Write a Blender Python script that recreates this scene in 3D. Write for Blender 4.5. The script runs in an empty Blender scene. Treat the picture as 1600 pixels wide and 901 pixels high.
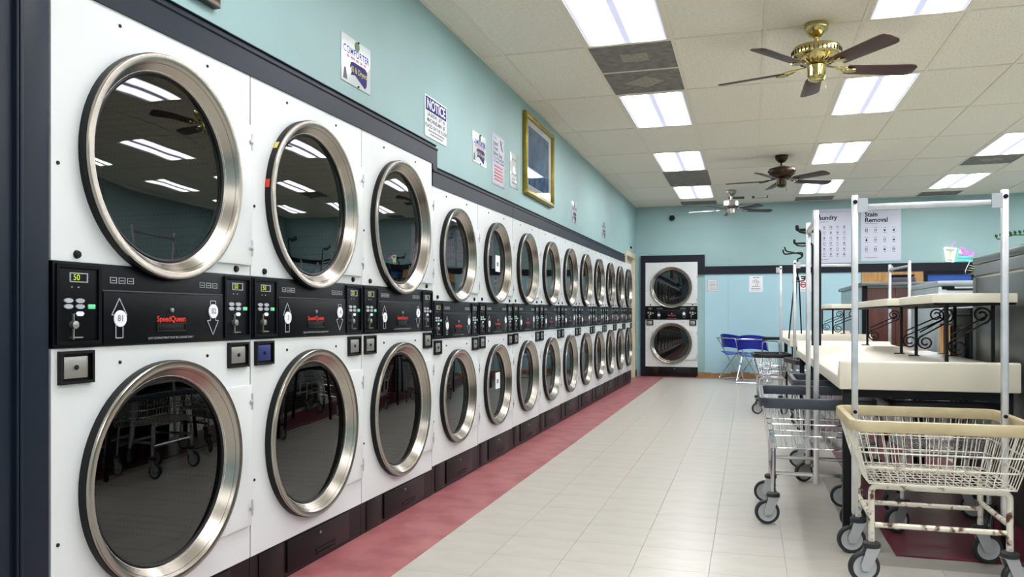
import bpy, bmesh, math, random
from mathutils import Vector, Matrix, Euler
random.seed(7)
PI = math.pi
SC = bpy.context.scene
COL = SC.collection

# ------------------------------------------------------------------ camera, world, exposure
F_PX, VPX, VPY, CAM_H = 1250.0, 1170.0, 493.0, 1.07
THETA = math.atan((VPX - 800.0) / F_PX)
cam = bpy.data.cameras.new('camera')
cam.sensor_fit = 'HORIZONTAL'
cam.sensor_width = 36.0
cam.lens = 36.0 * F_PX / 1600.0
cam.shift_x = 0.0
cam.shift_y = (VPY - 450.5) / 1600.0
cam.clip_start = 0.05
cam_o = bpy.data.objects.new('camera', cam)
COL.objects.link(cam_o)
cam_o.location = (0, 0, CAM_H)
cam_o.rotation_euler = (PI / 2, 0, THETA)
SC.camera = cam_o

world = bpy.data.worlds.new('world')
SC.world = world
world.use_nodes = True
wb = world.node_tree.nodes['Background']
wb.inputs['Color'].default_value = (0.75, 0.85, 1.0, 1)
wb.inputs['Strength'].default_value = 1.0

LAMP = 23.5          # emission of the fluorescent ceiling panels
SC.view_settings.view_transform = 'Standard'
SC.view_settings.look = 'None'
SC.view_settings.gamma = 1.0
SC.view_settings.use_curve_mapping = False
SC.view_settings.exposure = 0.1

# ------------------------------------------------------------------ materials
def lin(c):
    return tuple(((x / 255.0) / 12.92 if x / 255.0 <= 0.04045 else ((x / 255.0 + 0.055) / 1.055) ** 2.4) for x in c) + (1.0,)

def mat(name, rgb, rough=0.5, metal=0.0, spec=0.5, var=0.0, scale=8.0, bump=0.0, bscale=60.0, rgb2=None, detail=4.0, emit=None, estr=0.0, coat=0.0, stretch=None, thresh=None):
    m = bpy.data.materials.new(name)
    m.use_nodes = True
    nt = m.node_tree
    b = nt.nodes['Principled BSDF']
    b.inputs['Base Color'].default_value = lin(rgb)
    b.inputs['Roughness'].default_value = rough
    b.inputs['Metallic'].default_value = metal
    b.inputs['Specular IOR Level'].default_value = spec
    b.inputs['Coat Weight'].default_value = coat
    if emit:
        b.inputs['Emission Color'].default_value = lin(emit)
        b.inputs['Emission Strength'].default_value = estr
    tc = None
    def coords():
        t = nt.nodes.new('ShaderNodeTexCoord')
        if stretch:
            mp = nt.nodes.new('ShaderNodeMapping')
            mp.inputs['Scale'].default_value = stretch
            nt.links.new(t.outputs['Object'], mp.inputs['Vector'])
            return mp.outputs['Vector']
        return t.outputs['Object']
    if var > 0 or rgb2:
        n = nt.nodes.new('ShaderNodeTexNoise')
        n.inputs['Scale'].default_value = scale
        n.inputs['Detail'].default_value = detail
        nt.links.new(coords(), n.inputs['Vector'])
        r = nt.nodes.new('ShaderNodeValToRGB')
        a = rgb2 if rgb2 else tuple(max(0, x * (1 - var)) for x in rgb)
        lo, hi = thresh if thresh else (0.3, 0.7)
        r.color_ramp.elements[0].position = lo
        r.color_ramp.elements[1].position = hi
        r.color_ramp.elements[0].color = lin(a)
        r.color_ramp.elements[1].color = lin(rgb)
        nt.links.new(n.outputs['Fac'], r.inputs['Fac'])
        nt.links.new(r.outputs['Color'], b.inputs['Base Color'])
    if bump > 0:
        n2 = nt.nodes.new('ShaderNodeTexNoise')
        n2.inputs['Scale'].default_value = bscale
        n2.inputs['Detail'].default_value = 3.0
        nt.links.new(coords(), n2.inputs['Vector'])
        bp = nt.nodes.new('ShaderNodeBump')
        bp.inputs['Strength'].default_value = bump
        bp.inputs['Distance'].default_value = 0.01
        nt.links.new(n2.outputs['Fac'], bp.inputs['Height'])
        nt.links.new(bp.outputs['Normal'], b.inputs['Normal'])
    return m

M = {}
M['wall'] = mat('teal_wall_paint', (154, 186, 187), 0.55, var=0.05, scale=1.5, bump=0.08, bscale=40)
M['wall_low'] = mat('pale_blue_wall_panel', (172, 211, 222), 0.45, var=0.04, scale=1.2, bump=0.04, bscale=30)
M['navy'] = mat('navy_trim_paint', (20, 31, 47), 0.45, spec=0.25, var=0.12, scale=5)
M['navy_dark'] = mat('dark_navy_trim_paint', (14, 18, 34), 0.5, spec=0.3)
M['white'] = mat('white_enamel', (220, 223, 224), 0.3, var=0.025, scale=3, bump=0.03, bscale=90)
M['white_flat'] = mat('white_paper', (235, 236, 240), 0.6)
M['black'] = mat('black_panel', (5, 6, 12), 0.4, spec=0.16, var=0.15, scale=10)
M['blackm'] = mat('black_rubber', (8, 8, 10), 0.45, spec=0.3)
M['iron'] = mat('black_wrought_iron', (9, 10, 12), 0.5, spec=0.3)
M['plinth'] = mat('maroon_black_plinth', (17, 10, 14), 0.4, spec=0.3, var=0.25, scale=6)
M['steel'] = mat('brushed_steel', (178, 171, 162), 0.24, 1.0, var=0.10, scale=5)
M['chrome'] = mat('chrome', (205, 205, 208), 0.16, 1.0)
M['chrome_worn'] = mat('worn_chrome', (226, 226, 228), 0.32, 0.75, var=0.12, scale=9)
M['zinc'] = mat('zinc_caster', (190, 192, 196), 0.35, 0.7)
M['coin_steel'] = mat('coin_box_steel', (168, 166, 162), 0.4, 0.9, bump=0.15, bscale=300)
M['coin_blue'] = mat('coin_box_blue', (26, 40, 104), 0.4)
M['green_led'] = mat('green_digits', (190, 220, 40), 0.5, emit=(200, 230, 40), estr=0.35)
M['green_btn'] = mat('green_button', (110, 215, 160), 0.4, emit=(90, 220, 150), estr=0.1)
M['grey_print'] = mat('pale_grey_print', (172, 176, 184), 0.5)
M['grey_dark'] = mat('dark_grey_print', (70, 72, 80), 0.5)
M['ink'] = mat('black_ink', (14, 14, 20), 0.55, spec=0.2)
M['ink_grey'] = mat('grey_ink', (120, 122, 136), 0.5)
M['ink_blue'] = mat('blue_ink', (12, 22, 104), 0.55, spec=0.2)
M['ink_blue2'] = mat('bright_blue_ink', (22, 62, 160), 0.55, spec=0.2)
M['ink_red'] = mat('red_ink', (190, 60, 60), 0.5)
M['ink_pink'] = mat('pale_red_ink', (196, 130, 140), 0.5)
M['ink_yellow'] = mat('yellow_ink', (214, 196, 96), 0.5)
M['ink_green'] = mat('green_ink', (70, 110, 60), 0.5)
M['red_logo'] = mat('red_logo', (224, 52, 34), 0.45)
M['lilac_paper'] = mat('lilac_white_paper', (208, 210, 226), 0.5)
M['plastic_sleeve'] = mat('glossy_paper', (214, 219, 222), 0.12)
M['gold'] = mat('gold_frame', (176, 152, 62), 0.35, 0.75, var=0.2, scale=12)
M['mat_board'] = mat('picture_mount', (214, 208, 206), 0.6)
M['art'] = mat('blue_grey_art_print', (104, 128, 156), 0.25, rgb2=(60, 84, 120), scale=7, detail=8, thresh=(0.35, 0.62))
M['floor'] = mat('vinyl_tile', (192, 187, 178), 0.3, rgb2=(183, 178, 168), scale=5, detail=8, stretch=(1, 2.4, 1), thresh=(0.3, 0.62), bump=0.03, bscale=25)
M['floor_b'] = mat('vinyl_tile_warm', (193, 188, 179), 0.3, rgb2=(184, 179, 169), scale=6, detail=8, stretch=(1, 2.4, 1), thresh=(0.3, 0.62), bump=0.03, bscale=25)
M['floor_joint'] = mat('floor_joint', (160, 156, 147), 0.6)
M['red_floor'] = mat('maroon_vinyl', (172, 104, 108), 0.4, rgb2=(146, 78, 84), scale=6, detail=10, thresh=(0.32, 0.6))
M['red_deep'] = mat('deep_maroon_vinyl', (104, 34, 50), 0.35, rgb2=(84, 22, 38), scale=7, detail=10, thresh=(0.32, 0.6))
M['tile'] = mat('acoustic_tile', (240, 236, 220), 0.85, rgb2=(212, 206, 188), scale=70, detail=6, thresh=(0.3, 0.5), bump=0.25, bscale=120)
M['tile_b'] = mat('acoustic_tile_smooth', (240, 236, 222), 0.85, rgb2=(228, 223, 207), scale=40, detail=5, bump=0.12, bscale=120)
M['tile_grey'] = mat('dusty_grey_tile', (140, 137, 130), 0.9, rgb2=(110, 108, 104), scale=14, detail=8, bump=0.15, bscale=90)
M['tile_mark'] = mat('clean_patch', (178, 171, 154), 0.9, rgb2=(132, 129, 122), scale=30, detail=5)
M['tgrid'] = mat('ceiling_grid_paint', (230, 225, 208), 0.6)
M['slab'] = mat('ceiling_void', (60, 58, 54), 0.9)
M['brass'] = mat('polished_brass', (206, 190, 128), 0.18, 1.0, var=0.1, scale=20)
M['bronze'] = mat('aged_bronze', (62, 48, 36), 0.3, 0.8)
M['nickel'] = mat('brushed_nickel', (176, 172, 166), 0.28, 1.0)
M['vent_dark'] = mat('dark_vent', (30, 26, 18), 0.6)
M['blade_red'] = mat('mahogany_blade', (70, 32, 28), 0.4, rgb2=(48, 20, 18), scale=8, stretch=(1, 12, 1))
M['blade_grey'] = mat('walnut_blade', (72, 62, 54), 0.45, rgb2=(48, 40, 36), scale=8, stretch=(1, 12, 1))
M['cream'] = mat('cream_fibreglass', (230, 223, 205), 0.3, var=0.03, scale=3)
M['shelf'] = mat('ivory_laminate', (236, 231, 212), 0.35)
M['vinyl_cream'] = mat('cream_vinyl_bumper', (206, 192, 156), 0.42, rgb2=(176, 158, 120), scale=9, detail=6)
M['vinyl_grey'] = mat('slate_vinyl_bumper', (62, 69, 80), 0.42, var=0.15, scale=9)
M['vinyl_black'] = mat('black_vinyl_bumper', (24, 25, 32), 0.4)
M['rusty'] = mat('rusty_cream_enamel', (222, 216, 200), 0.4, 0.1, rgb2=(92, 52, 28), scale=26, detail=8, thresh=(0.36, 0.46))
M['wire_cream'] = mat('cream_wire', (226, 222, 210), 0.35, 0.3, rgb2=(170, 150, 120), scale=20, detail=5, thresh=(0.3, 0.45))
M['tyre'] = mat('grey_black_tyre', (34, 35, 38), 0.55)
M['hub'] = mat('light_grey_wheel_hub', (176, 178, 180), 0.4)
M['frame_cream'] = mat('cream_door_casing', (214, 204, 178), 0.5, var=0.06, scale=6)
M['oak'] = mat('plywood_board', (196, 150, 92), 0.5, rgb2=(158, 112, 60), scale=6, detail=8, stretch=(5, 1, 0.6))
M['tan'] = mat('tan_wood_baseboard', (176, 140, 88), 0.55, rgb2=(140, 106, 62), scale=7, stretch=(1, 1, 5))
M['mahogany'] = mat('mahogany_panel', (92, 40, 26), 0.4, rgb2=(56, 20, 16), scale=5, detail=8, stretch=(4, 4, 0.7))
M['grey_metal'] = mat('grey_washer_metal', (120, 125, 125), 0.34, 0.75, var=0.08, scale=3)
M['pale_metal'] = mat('pale_washer_metal', (178, 188, 192), 0.35, 0.5, var=0.06, scale=3)
M['dark_metal'] = mat('dark_washer_plinth', (70, 68, 66), 0.5, var=0.15, scale=5)
M['blue_plastic'] = mat('cobalt_plastic', (12, 40, 176), 0.3, var=0.08, scale=3)
M['slate'] = mat('slate_plastic', (74, 72, 92), 0.4)
M['leaf'] = mat('green_leaf', (52, 104, 44), 0.45, rgb2=(26, 62, 24), scale=14)
M['leaf_y'] = mat('yellow_green_leaf', (150, 168, 60), 0.5, rgb2=(96, 120, 40), scale=20)
M['soil'] = mat('terracotta_pot', (150, 90, 62), 0.7, var=0.1)
M['screen_blue'] = mat('blue_poster', (30, 84, 170), 0.4)
M['door_leaf'] = mat('pale_door', (206, 200, 184), 0.5)
def neon(name, rgb, s):
    return mat(name, rgb, 0.4, emit=rgb, estr=s)
M['neon_white'] = neon('neon_white', (255, 250, 225), 1.5)
M['neon_pink'] = neon('neon_pink', (250, 70, 235), 1.5)
M['neon_cyan'] = neon('neon_cyan', (60, 230, 210), 1.3)
M['neon_yellow'] = neon('neon_yellow', (255, 225, 80), 1.3)

# dark door glass: fresnel gloss over tinted see-through
def glass_mat(name, tint, ior=1.5):
    m = bpy.data.materials.new(name)
    m.use_nodes = True
    nt = m.node_tree
    nt.nodes.clear()
    out = nt.nodes.new('ShaderNodeOutputMaterial')
    mix = nt.nodes.new('ShaderNodeMixShader')
    tr = nt.nodes.new('ShaderNodeBsdfTransparent')
    tr.inputs['Color'].default_value = tint
    gl = nt.nodes.new('ShaderNodeBsdfGlossy')
    gl.inputs['Roughness'].default_value = 0.012
    fr = nt.nodes.new('ShaderNodeFresnel')
    fr.inputs['IOR'].default_value = ior
    nt.links.new(fr.outputs[0], mix.inputs[0])
    nt.links.new(tr.outputs[0], mix.inputs[1])
    nt.links.new(gl.outputs[0], mix.inputs[2])
    nt.links.new(mix.outputs[0], out.inputs[0])
    return m
M['glass'] = glass_mat('smoked_door_glass', (0.17, 0.18, 0.20, 1), 1.85)
M['pane'] = glass_mat('window_glass', (0.9, 0.95, 0.95, 1), 1.45)

# perforated drum
def drum_mat():
    m = mat('perforated_drum', (96, 98, 100), 0.4, 0.7)
    nt = m.node_tree
    b = nt.nodes['Principled BSDF']
    t = nt.nodes.new('ShaderNodeTexCoord')
    v = nt.nodes.new('ShaderNodeTexVoronoi')
    v.inputs['Scale'].default_value = 55
    v.inputs['Randomness'].default_value = 0.0
    nt.links.new(t.outputs['Object'], v.inputs['Vector'])
    r = nt.nodes.new('ShaderNodeValToRGB')
    r.color_ramp.elements[0].position = 0.25
    r.color_ramp.elements[1].position = 0.3
    r.color_ramp.elements[0].color = (0.01, 0.01, 0.01, 1)
    r.color_ramp.elements[1].color = lin((104, 106, 108))
    nt.links.new(v.outputs['Distance'], r.inputs['Fac'])
    nt.links.new(r.outputs['Color'], b.inputs['Base Color'])
    return m
M['drum'] = drum_mat()

# fluorescent lens: two bright tubes behind a prismatic diffuser
def lens_mat():
    m = bpy.data.materials.new('lit_lens')
    m.use_nodes = True
    nt = m.node_tree
    b = nt.nodes['Principled BSDF']
    b.inputs['Base Color'].default_value = (0.25, 0.26, 0.3, 1)
    b.inputs['Roughness'].default_value = 0.3
    t = nt.nodes.new('ShaderNodeTexCoord')
    sx = nt.nodes.new('ShaderNodeSeparateXYZ')
    nt.links.new(t.outputs['Object'], sx.inputs[0])
    ab = nt.nodes.new('ShaderNodeMath'); ab.operation = 'ABSOLUTE'
    nt.links.new(sx.outputs['X'], ab.inputs[0])
    su = nt.nodes.new('ShaderNodeMath'); su.operation = 'SUBTRACT'; su.inputs[1].default_value = 0.14
    nt.links.new(ab.outputs[0], su.inputs[0])
    a2 = nt.nodes.new('ShaderNodeMath'); a2.operation = 'ABSOLUTE'
    nt.links.new(su.outputs[0], a2.inputs[0])
    mr = nt.nodes.new('ShaderNodeMapRange')
    mr.interpolation_type = 'SMOOTHSTEP'
    mr.inputs['From Min'].default_value = 0.03
    mr.inputs['From Max'].default_value = 0.125
    mr.inputs['To Min'].default_value = 1.0
    mr.inputs['To Max'].default_value = 0.0
    nt.links.new(a2.outputs[0], mr.inputs['Value'])
    st = nt.nodes.new('ShaderNodeMapRange')
    st.inputs['To Min'].default_value = 0.72
    st.inputs['To Max'].default_value = LAMP
    nt.links.new(mr.outputs['Result'], st.inputs['Value'])
    r = nt.nodes.new('ShaderNodeValToRGB')
    r.color_ramp.elements[0].color = (0.72, 0.76, 1.0, 1)
    r.color_ramp.elements[1].color = (1.0, 0.99, 0.96, 1)
    nt.links.new(mr.outputs['Result'], r.inputs['Fac'])
    nt.links.new(r.outputs['Color'], b.inputs['Emission Color'])
    nt.links.new(st.outputs['Result'], b.inputs['Emission Strength'])
    return m
M['lens'] = lens_mat()

# ------------------------------------------------------------------ mesh helpers
class MB:
    def __init__(self):
        self.v = []; self.f = []
    def add(self, vs, fs):
        o = len(self.v)
        self.v += [tuple(p) for p in vs]
        self.f += [tuple(i + o for i in f) for f in fs]
        return self
    def box(self, x0, x1, y0, y1, z0, z1):
        vs = [(x0, y0, z0), (x1, y0, z0), (x1, y1, z0), (x0, y1, z0), (x0, y0, z1), (x1, y0, z1), (x1, y1, z1), (x0, y1, z1)]
        return self.add(vs, [(0, 3, 2, 1), (4, 5, 6, 7), (0, 1, 5, 4), (1, 2, 6, 5), (2, 3, 7, 6), (3, 0, 4, 7)])
    def tube(self, pts, r, n=8, closed=False, cap=True):
        P = [Vector(p) for p in pts]
        k = len(P)
        rad = r if isinstance(r, (list, tuple)) else [r] * k
        tang = []
        for i in range(k):
            if closed:
                t = P[(i + 1) % k] - P[i - 1]
            else:
                t = P[min(i + 1, k - 1)] - P[max(i - 1, 0)]
            tang.append(t.normalized())
        up = Vector((0, 0, 1)) if abs(tang[0].z) < 0.9 else Vector((1, 0, 0))
        nrm = (up - tang[0] * up.dot(tang[0])).normalized()
        vs = []
        for i in range(k):
            if i:
                nrm = nrm - tang[i] * nrm.dot(tang[i])
                nrm.normalize()
            b = tang[i].cross(nrm)
            for j in range(n):
                a = 2 * PI * (j + 0.5) / n
                vs.append(P[i] + (nrm * math.cos(a) + b * math.sin(a)) * rad[i])
        fs = []
        for i in range(k if closed else k - 1):
            a0, b0 = i * n, ((i + 1) % k) * n
            for j in range(n):
                fs.append((a0 + j, a0 + (j + 1) % n, b0 + (j + 1) % n, b0 + j))
        if cap and not closed:
            fs.append(tuple(range(n - 1, -1, -1)))
            fs.append(tuple(range((k - 1) * n, k * n)))
        return self.add(vs, fs)
    def lathe(self, prof, c=(0, 0, 0), axis='y', n=48, closed=False):
        # prof: (radius, height); axis y: height goes towards -y (to the viewer); axis z: height goes up
        vs = []; fs = []
        k = len(prof)
        for (r, h) in prof:
            for j in range(n):
                a = 2 * PI * j / n
                if axis == 'y':
                    vs.append((c[0] + r * math.cos(a), c[1] - h, c[2] + r * math.sin(a)))
                elif axis == 'x':
                    vs.append((c[0] + h, c[1] + r * math.cos(a), c[2] + r * math.sin(a)))
                else:
                    vs.append((c[0] + r * math.cos(a), c[1] + r * math.sin(a), c[2] + h))
        for i in range(k if closed else k - 1):
            a0, b0 = i * n, ((i + 1) % k) * n
            for j in range(n):
                fs.append((a0 + j, a0 + (j + 1) % n, b0 + (j + 1) % n, b0 + j))
        return self.add(vs, fs)
    def prism(self, poly, d0, d1, plane='xz'):
        n = len(poly)
        def P(a, b, d):
            return {'xz': (a, d, b), 'xy': (a, b, d), 'yz': (d, a, b)}[plane]
        vs = [P(a, b, d0) for a, b in poly] + [P(a, b, d1) for a, b in poly]
        fs = [tuple(range(n)), tuple(range(2 * n - 1, n - 1, -1))]
        for i in range(n):
            j = (i + 1) % n
            fs.append((i, i + n, j + n, j))
        return self.add(vs, fs)
    def plate_hole(self, x0, x1, z0, z1, cx, cz, r, y0, y1, n=56):
        angs = [2 * PI * i / n for i in range(n)] + [math.atan2(z - cz, x - cx) % (2 * PI) for x in (x0, x1) for z in (z0, z1)]
        angs = sorted(set(round(a, 6) for a in angs))
        vs = []
        for a in angs:
            ca, sa = math.cos(a), math.sin(a)
            t = 1e9
            if ca > 1e-9: t = min(t, (x1 - cx) / ca)
            if ca < -1e-9: t = min(t, (x0 - cx) / ca)
            if sa > 1e-9: t = min(t, (z1 - cz) / sa)
            if sa < -1e-9: t = min(t, (z0 - cz) / sa)
            ox, oz = cx + ca * t, cz + sa * t
            ix, iz = cx + ca * r, cz + sa * r
            vs += [(ix, y0, iz), (ox, y0, oz), (ox, y1, oz), (ix, y1, iz)]
        fs = []
        k = len(angs)
        for i in range(k):
            a, b = i * 4, ((i + 1) % k) * 4
            fs += [(a, b, b + 1, a + 1), (a + 1, b + 1, b + 2, a + 2), (a + 2, b + 2, b + 3, a + 3), (a + 3, b + 3, b, a)]
        return self.add(vs, fs)
    def frame(self, x0, x1, z0, z1, t, y0, y1):
        self.box(x0, x1, y0, y1, z0, z0 + t); self.box(x0, x1, y0, y1, z1 - t, z1)
        self.box(x0, x0 + t, y0, y1, z0 + t, z1 - t); self.box(x1 - t, x1, y0, y1, z0 + t, z1 - t)
        return self
    def mesh_raw(self, name):
        me = bpy.data.meshes.new(name)
        me.from_pydata(self.v, [], self.f)
        me.update()
        return me
    def mesh(self, name, bevel=0.0, smooth=True, seg=2):
        me = bpy.data.meshes.new(name)
        me.from_pydata(self.v, [], self.f)
        bm = bmesh.new()
        bm.from_mesh(me)
        bmesh.ops.recalc_face_normals(bm, faces=bm.faces)
        if bevel > 0:
            ed = [e for e in bm.edges if len(e.link_faces) == 2 and e.calc_face_angle(0) > 0.6]
            bmesh.ops.bevel(bm, geom=ed, offset=bevel, segments=seg, profile=0.5, affect='EDGES')
        bm.to_mesh(me)
        bm.free()
        if smooth:
            me.polygons.foreach_set('use_smooth', [True] * len(me.polygons))
            me.set_sharp_from_angle(angle=math.radians(38))
        me.update()
        return me

def obj(name, m, material, parent=None, bevel=0.0, loc=None, label=None, smooth=True):
    me = m.mesh(name, bevel, smooth) if isinstance(m, MB) else m
    if material is not None and len(me.materials) == 0:
        me.materials.append(M[material] if isinstance(material, str) else material)
    o = bpy.data.objects.new(name, me)
    COL.objects.link(o)
    if parent is not None:
        o.parent = parent
    if loc is not None:
        o.location = loc
    if label:
        o['label'] = label
    return o
def inst(name, me, parent, loc=(0, 0, 0), rz=0.0):
    o = bpy.data.objects.new(name, me)
    COL.objects.link(o)
    o.parent = parent
    o.location = loc
    o.rotation_euler = (0, 0, rz)
    return o
def tag(o, label, cat, group=None, kind=None):
    o['label'] = label
    o['category'] = cat
    if group: o['group'] = group
    if kind: o['kind'] = kind
    return o
def thing(name, label, cat, loc=(0, 0, 0), rz=0.0, group=None):
    o = bpy.data.objects.new(name, None)
    COL.objects.link(o)
    o.location = loc
    o.rotation_euler = (0, 0, rz)
    o.empty_display_size = 0.1
    return tag(o, label, cat, group)
def struct(name, m, material, label=None, parent=None, bevel=0.0):
    o = obj(name, m, material, parent, bevel)
    if parent is None:
        o['kind'] = 'structure'
    if label: o['label'] = label
    return o
KIDS = {}
def copy_tree(o, parent=None):
    c = o.copy()
    COL.objects.link(c)
    c.parent = parent
    for ch in list(o.children):
        copy_tree(ch, c)
    return c

TXT = {}
def text_mesh(s, size, bold=0.0, align='CENTER', sx=1.0):
    key = (s, size, bold, align, sx)
    if key in TXT: return TXT[key]
    cu = bpy.data.curves.new('lettering', 'FONT')
    cu.body = s
    cu.size = size
    cu.align_x = align
    cu.align_y = 'CENTER'
    cu.offset = bold
    cu.resolution_u = 3
    o = bpy.data.objects.new('lettering_tmp', cu)
    COL.objects.link(o)
    dg = bpy.context.evaluated_depsgraph_get()
    me = bpy.data.meshes.new_from_object(o.evaluated_get(dg))
    bpy.data.objects.remove(o)
    for v in me.vertices:
        x, y, z = v.co
        v.co = (x * sx, -z, y)
    me.name = 'lettering'
    TXT[key] = me
    return me
def text(s, size, material, parent, loc, bold=0.0, align='CENTER', sx=1.0, name='lettering'):
    me = text_mesh(s, size, bold, align, sx)
    k = (id(me), material)
    if len(me.materials) and me.materials[0] != M[material]:
        me = me.copy(); me.materials.clear()
    return obj(name, me, material, parent, loc=loc)

# ------------------------------------------------------------------ room shell
WX, BY, FY, RX, CZ = -1.93, 14.30, -2.2, 6.0, 3.0
OUT = -2.85
DX = -1.81                  # plane of the dryer fronts
BIG_Y0, BIG_W = 1.7176, 0.9055
SM_Y0, SM_W = 4.434, 0.8436
SM_Y1 = SM_Y0 + 10 * SM_W

b = MB().box(OUT, RX + .15, FY - .15, BY + .95, -0.12, -0.006)
floor = struct('floor', b, 'floor_joint', 'pale vinyl tile floor with maroon borders')
# vinyl tiles, the ones in view one by one
TS = 0.3125
tile_a = MB().box(-TS / 2 + .0008, TS / 2 - .0008, -TS / 2 + .0008, TS / 2 - .0008, -0.006, 0.0).mesh('floor_tile')
tile_a.materials.append(M['floor'])
tile_b = tile_a.copy(); tile_b.materials.clear(); tile_b.materials.append(M['floor_b'])
X0 = -1.41
cand = []
rest = MB()
def in_view(x, y):
    th = THETA
    zd = -x * math.sin(th) + y * math.cos(th)
    if zd < 2.6: return False
    u = 800 + F_PX * (x * math.cos(th) + y * math.sin(th)) / zd
    return -60 < u < 1660
nx = int((RX - X0) / TS) + 1
ny = int((BY - FY) / TS) + 1
for i in range(nx):
    for j in range(ny):
        x = X0 + TS * (i + .5); y = FY + TS * (j + .5)
        if x + TS / 2 > RX + .01 or y + TS / 2 > BY - .1: continue
        if x > 0.62 and y > 3.8 and x < 1.4: continue
        vis = in_view(x, y) and x < 0.95
        cand.append((0 if vis else 1, y, i, j, x, y))
cand.sort()
for k, (vis, _, i, j, x, y) in enumerate(cand):
    if k < 296 and vis == 0:
        inst('floor_tile', tile_a if (i * 7 + j * 3) % 5 else tile_b, floor, (x, y, 0))
    else:
        rest.box(x - TS / 2 + .0008, x + TS / 2 - .0008, y - TS / 2 + .0008, y + TS / 2 - .0008, -0.006, 0.0)
o = obj('far_floor_tiles', rest, 'floor', floor, smooth=False); o['kind'] = 'stuff'
o = obj('maroon_border', MB().box(DX - .1, X0 - .0015, FY, BY, -.006, 0.0), 'red_floor', floor)
o = obj('maroon_border', MB().box(X0, RX, BY - .22, BY, -.006, 0.0), 'red_floor', floor)
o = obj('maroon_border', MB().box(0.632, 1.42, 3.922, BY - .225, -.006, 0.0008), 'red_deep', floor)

# left wall: full-height ends plus the band above the built-in dryers
wl = MB()
wl.box(OUT + .1, WX, FY, 1.15, 0, CZ)
wl.box(WX - .1, WX, 1.15, SM_Y0 + .03, 1.97, CZ)
wl.box(WX - .1, WX, SM_Y0 + .03, SM_Y1, 1.86, CZ)
wl.box(OUT + .1, WX, SM_Y1 + .004, 13.06, 0, CZ)
wl.box(WX - .1, WX, 13.06, 13.98, 2.10, CZ)
wl.box(WX - .1, WX, 13.98, BY, 0, CZ)
struct('wall_left', wl, 'wall', 'pale teal wall above the long row of dryers')
struct('wall_light_block', MB().box(OUT, OUT + .1, FY, BY, 0, CZ), 'wall', 'unseen wall added behind the dryer cabinets to block stray light')  # unseen outer shell, added to stop world light leaking past the dryers
wb_ = MB().box(OUT, -1.735, BY, BY + .12, 0, CZ).box(-1.735, -.872, BY, BY + .12, 2.0, CZ).box(-.872, RX + .1, BY, BY + .12, 0, CZ).box(OUT, RX + .1, BY + .9, BY + .95, 0, CZ)
wall_back = struct('wall_back', wb_, 'wall', 'pale teal end wall above the navy rail')
# pale blue wainscot panels on the back wall
for (a, c_) in ((-0.735, -0.341), (-0.337, 0.88), (0.884, 1.775), (3.45, 4.7), (4.704, RX)):
    obj('wall_panel', MB().box(a, c_, BY - .008, BY, 0.0, 1.80), 'wall_low', wall_back)
obj('wall_panel', MB().box(1.779, 3.446, BY - .008, BY, 0.0, 1.80), 'wall_low', wall_back)
struct('wall_right', MB().box(RX, RX + .1, FY, BY, 0, CZ), 'wall', 'pale teal wall on the far side of the room')
wf = MB().box(OUT, RX, FY - .12, FY, 0, .75).box(OUT, RX, FY - .12, FY, 2.45, CZ).box(OUT, -1.2, FY - .12, FY, .75, 2.45).box(2.0, 2.4, FY - .12, FY, .75, 2.45).box(5.5, RX, FY - .12, FY, .75, 2.45)
struct('wall_front', wf, 'wall', 'street-side wall with two wide windows')
for k, (a, c_) in enumerate(((-1.2, 2.0), (2.4, 5.5))):
    w = struct('window_%d' % (k + 1), MB().frame(a, c_, .75, 2.45, .05, FY - .09, FY - .03).box((a + c_) / 2 - .025, (a + c_) / 2 + .025, FY - .09, FY - .03, .8, 2.4), 'nickel', 'wide shop window behind the camera')
    obj('window_pane', MB().add([(a + .05, FY - .06, .8), (a + .05, FY - .06, 2.4), (c_ - .05, FY - .06, 2.4), (c_ - .05, FY - .06, .8)], [(0, 1, 2, 3)]).mesh_raw('window_pane'), 'pane', w)

# door at the far end of the left wall
d = struct('door_1', MB().box(WX - .09, WX - .05, 13.09, 13.95, 0.005, 2.06), 'door_leaf', 'pale door at the far end of the dryer row')
struct('trim_9', MB().box(WX - .1, WX + .025, 12.99, 13.07, 0, 2.14).box(WX - .1, WX + .025, 13.97, 14.05, 0, 2.14).box(WX - .1, WX + .025, 13.07, 13.97, 2.06, 2.14), 'frame_cream', 'cream door casing beside the last dryer')
struct('baseboard_left', MB().box(WX, WX + .015, 14.055, BY, 0, .11), 'navy_dark', 'short dark baseboard in the far corner')

# ------------------------------------------------------------------ ceiling
ceil = struct('ceiling', MB().box(OUT, RX + .1, FY - .1, BY + .95, CZ + .03, CZ + .12), 'slab', 'suspended ceiling of beige acoustic tiles')
GX = [WX] + [-1.745 + .6165 * k for k in range(13)]
GX = [x for x in GX if x < RX - .05] + [RX]
GY = [5.683 + 1.295 * k for k in range(-6, 7)]
GY = [FY] + [y for y in GY if FY + .1 < y < BY - .1] + [BY]
g = MB()
for x in GX[1:-1]: g.box(x - .012, x + .012, FY, BY, CZ - .004, CZ + .03)
for y in GY[1:-1]: g.box(WX, RX, y - .012, y + .012, CZ - .003, CZ + .03)
g.box(WX, WX + .02, FY, BY, CZ - .004, CZ + .02).box(WX, RX, BY - .02, BY, CZ - .004, CZ + .02)
obj('ceiling_grid', g, 'tgrid', ceil, smooth=False)
def col_of(x): return min(range(len(GX) - 1), key=lambda i: abs((GX[i] + GX[i + 1]) / 2 - x))
LCOLS = [col_of(x) for x in (-0.82, 1.03, 2.88, 4.73)]
def is_light(i, y0):
    if i not in LCOLS: return False
    k = round((y0 - 5.683) / 1.295)
    return k % 2 == 1 and y0 < 13.0 and y0 > FY + .05
lights = []
half_me = None
tcache = {}
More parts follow.
